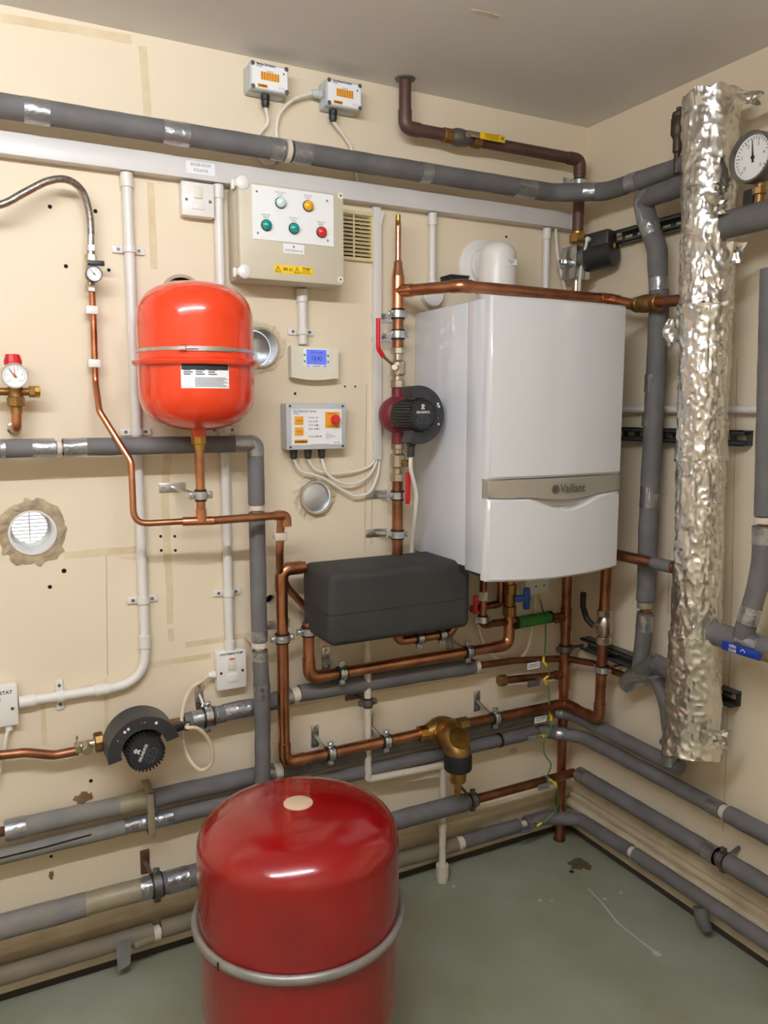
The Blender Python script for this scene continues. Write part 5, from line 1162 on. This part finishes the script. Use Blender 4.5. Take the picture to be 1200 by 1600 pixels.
lag(t, [W(1028,1062,.09), W(1042,1100,.10), W(1048,1150,.10), W(1045,1188,.085)], .022, fr=.08, wob=.08); tape(t, W(1045.5,1178,.089), W(1045,1192,.085), .023)
# copper stubs into the column
t = run('boiler_flow_valve', 'brown ball valve joining the boiler pipe to the foil column', ('r',1005,478,.108), 'valve')
f0_, f1_ = V((-.108,-.33,1.797)), W(1072,468,.15)
dd = (f1_-f0_).normalized(); at_ = lambda k: f0_+(f1_-f0_)*k
obj('tail', MB().cyl(at_(.0), at_(.12), .014), 'zinc', t); obj('body', MB().hexn(at_(.1), at_(.2), .023, 8).lathe([(.018,0),(.025,.012),(.026,.035),(.024,.055),(.018,.065)], at_(.18), dd, 20).hexn(at_(.45), at_(.55), .024, 8), 'brass_dull', t)
obj('pipe', MB().cyl(at_(.5), at_(.98), .0155), 'copper_dull', t)
t = run('copper_pipe', 'short dull copper pipe from behind the boiler into the foil column', ('r',1010,877,.15))
za_ = (W(975,869,.15).z+W(1040,884,.15).z)/2; obj('pipe', MB().cyl(V((-.15,-.33,za_)), V((-.15,-.58,za_)), .0162), 'copper_dull', t); obj('lagging_end', MB().cyl(V((-.15,-.50,za_)), V((-.15,-.57,za_)), .0175), 'foam', t)
# upper right pipe with thermometer
FP = .15; zu_ = (W(1135,350,FP).z+W(1200,336,FP).z)/2
t = run('lagged_pipe', 'thick grey lagged pipe leaving the upper foil column under the dial gauge', ('w',-FP,-.9,zu_))
lag(t, [V((-FP,-.675,zu_)), V((-FP,-1.5,zu_))], .033); collar(t, V((-FP,-.64,zu_)), V((-FP,-.69,zu_)), .024, 'bronze', 'bare_pipe')
gq = W(1186,318,FP); t = run('gauge_cock', 'small brass gauge cock with black lever on the upper lagged pipe', gq, 'valve')
gy = gq.y; obj('body', MB().cyl(V((-FP,gy,zu_+.028)), V((-FP,gy,zu_+.085)), .011).hexn(V((-FP,gy,zu_+.05)), V((-FP,gy,zu_+.066)), .016, 8), 'brass_dull', t)
obj('lever', MB().obox(V((-FP,gy+.028,zu_+.05)), Y*.014, X*.006, Zv*.018, .003), 'black_plastic', t)
gc = W(1177,246,.175)
g = gauge('dial_gauge', 'large round dial thermometer in a steel rim beside the foil column', gc, -X, .0575, -Y, 95, .035, 'zinc_dull', lip=.013)
obj('stem', MB().cyl(V((gc.x+.012,gy,zu_+.08)), V((gc.x+.012,gy,gc.z-.05)), .010), 'brass_dull', g)
# far right vertical pipe and lower branch
zl_ = (W(1110,990,FP).z+W(1195,1011,FP).z)/2
t = run('lagged_pipe', 'thick grey lagged pipe leaving the lower foil column with blue lever valve', ('w',-FP,-.9,zl_))
lag(t, [V((-FP,-.655,zl_)), V((-FP,-.89,zl_)), V((-FP,-1.5,zl_))], .0305); tape(t, V((-FP,-.66,zl_)), V((-FP,-.70,zl_)), .0316); tape(t, V((-FP,-.80,zl_)), V((-FP,-.86,zl_)), .0314)
t = run('lagged_pipe', 'grey lagged drop pipe at the far right joining the lower branch', ('r',1168,975,FP+.005))
xf = FP+.0; r1 = [W(1204,300,xf), W(1199,560,xf), W(1194,808,xf)]
lag(t, [W(1205,420,xf), W(1195,806,xf)], .0245); collar(t, W(1194,808,xf), W(1193.5,818,xf), .022, 'pvc_old'); pipe(t, [W(1195,800,xf), W(1193,830,xf)], .013, 'copper_dull')
lag(t, [W(1193,822,xf), W(1191,880,xf), W(1180,930,xf), W(1160,996,xf+.01)], .0245, fr=.08, wob=.08); tape(t, W(1175,948,xf+.004), W(1167,974,xf+.01), .0256); tape(t, W(1193,824,xf), W(1192,850,xf), .0256)
t = run('lever_valve', 'blue lever handle of the ball valve on the lower right pipe', ('w',-FP-.03,-.8,zl_), 'valve')
b0_, b1_ = W(1128,1009,FP+.045), W(1188,1024,FP+.045); zc_ = (b0_.z+b1_.z)/2
hg = obj('lever_grip', MB().obox(V((-FP-.045,(b0_.y+b1_.y)/2,zc_)), Y*abs((b1_.y-b0_.y)/2), X*.0035, Zv*.0115, .0032), 'blue_handle', t)
text(hg, 'OPEN', V((-FP-.0487,b0_.y-.034,zc_+.005)), .010, 'ink_white', -Y, -X, width=.020, bold=.02); text(hg, 'CLOSE', V((-FP-.0487,b0_.y-.034,zc_-.005)), .010, 'ink_white', -Y, -X, width=.022, bold=.02)
ar = smooth_curve([V((-FP-.0490,b0_.y-.056,zc_-.002)), V((-FP-.0490,b0_.y-.063,zc_+.005)), V((-FP-.0490,b0_.y-.070,zc_-.001))], 5); obj('arrow_mark', MB().tube(ar, .0009, 6), 'ink_white', hg)
obj('lever_shank', MB().obox(V((-FP-.043,b1_.y-.035,zc_)), Y*.04, X*.0016, Zv*.010, .001), 'nickel', t); obj('spindle', MB().cyl(V((-FP-.02,b1_.y-.06,zc_)), V((-FP-.05,b1_.y-.06,zc_)), .009).hexn(V((-FP-.044,b1_.y-.06,zc_)), V((-FP-.052,b1_.y-.06,zc_)), .011), 'nickel', t)

# ================================================================== FLOOR VESSEL
vt = Z(466,1257,.655); fvx, fvy = vt.x, vt.y; fr_ = .2165
t = thing('floor_vessel', 'large glossy dark red expansion tank with grey rim standing on the floor', 'expansion vessel', V((fvx,fvy,0)))
ztp, zbt = .658, .135; n = 16; dome = .088; e = 2/2.7
top_ = [(fr_*math.sin(math.pi/2*i/n)**e if i else 0, ztp-dome*(1-math.cos(math.pi/2*i/n)**e)) for i in range(n+1)]
zring = .415
bot_ = [(r, zbt+(ztp-h)*1.2) for r, h in top_]
pr = [(r, h) for r, h in bot_]+[(fr_, zring-.004)]+[(fr_, zring+.004)]+top_[::-1]
obj('shell', MB().lathe(pr, V((fvx,fvy,0)), Zv, 80), 'vessel_red', t, smooth=60)
k = 14; obj('rim_ring', MB().lathe([(fr_+.0065+.0085*math.cos(2*math.pi*i/k), zring+.0105*math.sin(2*math.pi*i/k)) for i in range(k+1)], V((fvx,fvy,0)), Zv, 80), 'ring_grey', t, smooth=60)
ra = math.radians(205); rd = V((math.cos(ra), math.sin(ra), 0)); obj('rim_joint', MB().obox(V((fvx,fvy,zring))+rd*(fr_+.0155), rd*.0012, Zv*.009, rd.cross(Zv)*.0012), 'hole', t)
obj('valve_cover', MB().lathe([(.0315,-.004),(.0315,.0012),(.030,.0022),(0,.0026)], V((fvx,fvy,ztp)), Zv, 40), 'beige_cap', t)
for a in (-25, 95, 215):
    d = V((math.cos(math.radians(a)), math.sin(math.radians(a)), 0)); p = V((fvx,fvy,0))+d*(fr_-.045); sd = d.cross(Zv)
    obj('leg', MB().obox(p+Zv*.095, sd*.022, d*.003, Zv*.095, .001).obox(p+Zv*.002+d*.012, sd*.022, d*.015, Zv*.002, .001), 'vessel_red', t)

# ================================================================== EARTH BONDING
def earth(label, c, ax, r, px_tag, tagm='label_white', off=.03):
    c = P(c); t = thing('earth_clamp', label, 'clamp', c, 'earth bonding clamps in the corner'); ax = V(ax)
    obj('strap', MB().ring(c-ax*.006, ax, r+.0003, r+.0018, 0, .012, 20), 'zinc', t); obj('screw_block', MB().obox(c-Y*(r+.006), X*.010, Y*.005, Zv*.006, .001), 'zinc', t)
    tg = c+V((-.030,-(r+.012),-.004)); obj('warning_tag', MB().obox(tg, (X*.96+Zv*.0)*.026, Y*.0008, Zv*.011), tagm, t)
    for i in range(2): obj('print_line', MB().obox(tg+V((0,-.0011,.004-.007*i)), X*.02, Y*.0002, Zv*.0012), 'ink_grey', t)
    return c-Y*(r+.010)+X*.012
e1 = earth('earth clamp with white tag on the thin copper pipe under the boiler', (838,1033,LO), X, .0112, 0)
e2 = earth('earth clamp on the capped copper stub in the corner', V((B(838,1058,.062).x,cy,B(838,1060,.062).z)), X, .0125, 0, 'zinc_dull')
e3 = earth('earth clamp with pale tag on the upper twin lagged pipe', V((B(845,1125,LA).x,-LA,za)), X, .0226, 0)
e4 = earth('earth clamp with clear tag on the lower twin lagged pipe', V((B(835,1150,LA).x,-LA,zbb)), X, .0227, 0, 'zinc')
e5 = earth('earth clamp with clear tag on the bare copper above the skirting', l3(850), X, .0152, 0, 'zinc')
e6 = earth('earth clamp with clear tag on the lowest lagged pipe', l4(822), X, .0228, 0, 'zinc')
def wire(label, pts, tip=None):
    ps = [P(p) for p in pts]; t = thing('earth_wire', label, 'wire', ps[-1]); obj('wire', MB().tube(smooth_curve(ps, 6), .0026, 8), 'earth_green', t)
    for a, b in ((0,1),(-1,-2)):
        d = (ps[b]-ps[a]).normalized(); obj('lug_sleeve', MB().cyl(ps[a], ps[a]+d*.02, .0042, seg=10), 'earth_yellow', t)
wire('green earth wire from the junction box down to the thin copper pipe clamp', [(842,928,.02), (846,945,.03), (852,970,.06), (852,1005,.07), e1])
wire('green earth wire linking the thin copper pipe clamp to the stub clamp', [e1+V((.004,0,0)), (856,1042,.09), (858,1055,.09), e2])
wire('green earth wire from the stub clamp down to the upper twin pipe', [e2+V((.004,0,0)), (858,1080,.09), (858,1100,.10), e3])
wire('green earth wire linking the clamps of the twin lagged pipes', [e3+V((.006,0,0)), (860,1140,.10), (850,1155,.10), e4])
wire('green earth wire hanging from the twin pipes to the bare copper clamp', [e4+V((.006,0,0)), (850,1175,.09), (861,1195,.10), (855,1215,.12), e5])
wire('green earth wire from the bare copper clamp to the lowest pipe', [e5+V((.006,0,0)), (872,1238,.13), (870,1262,.10), (855,1280,.09), e6])
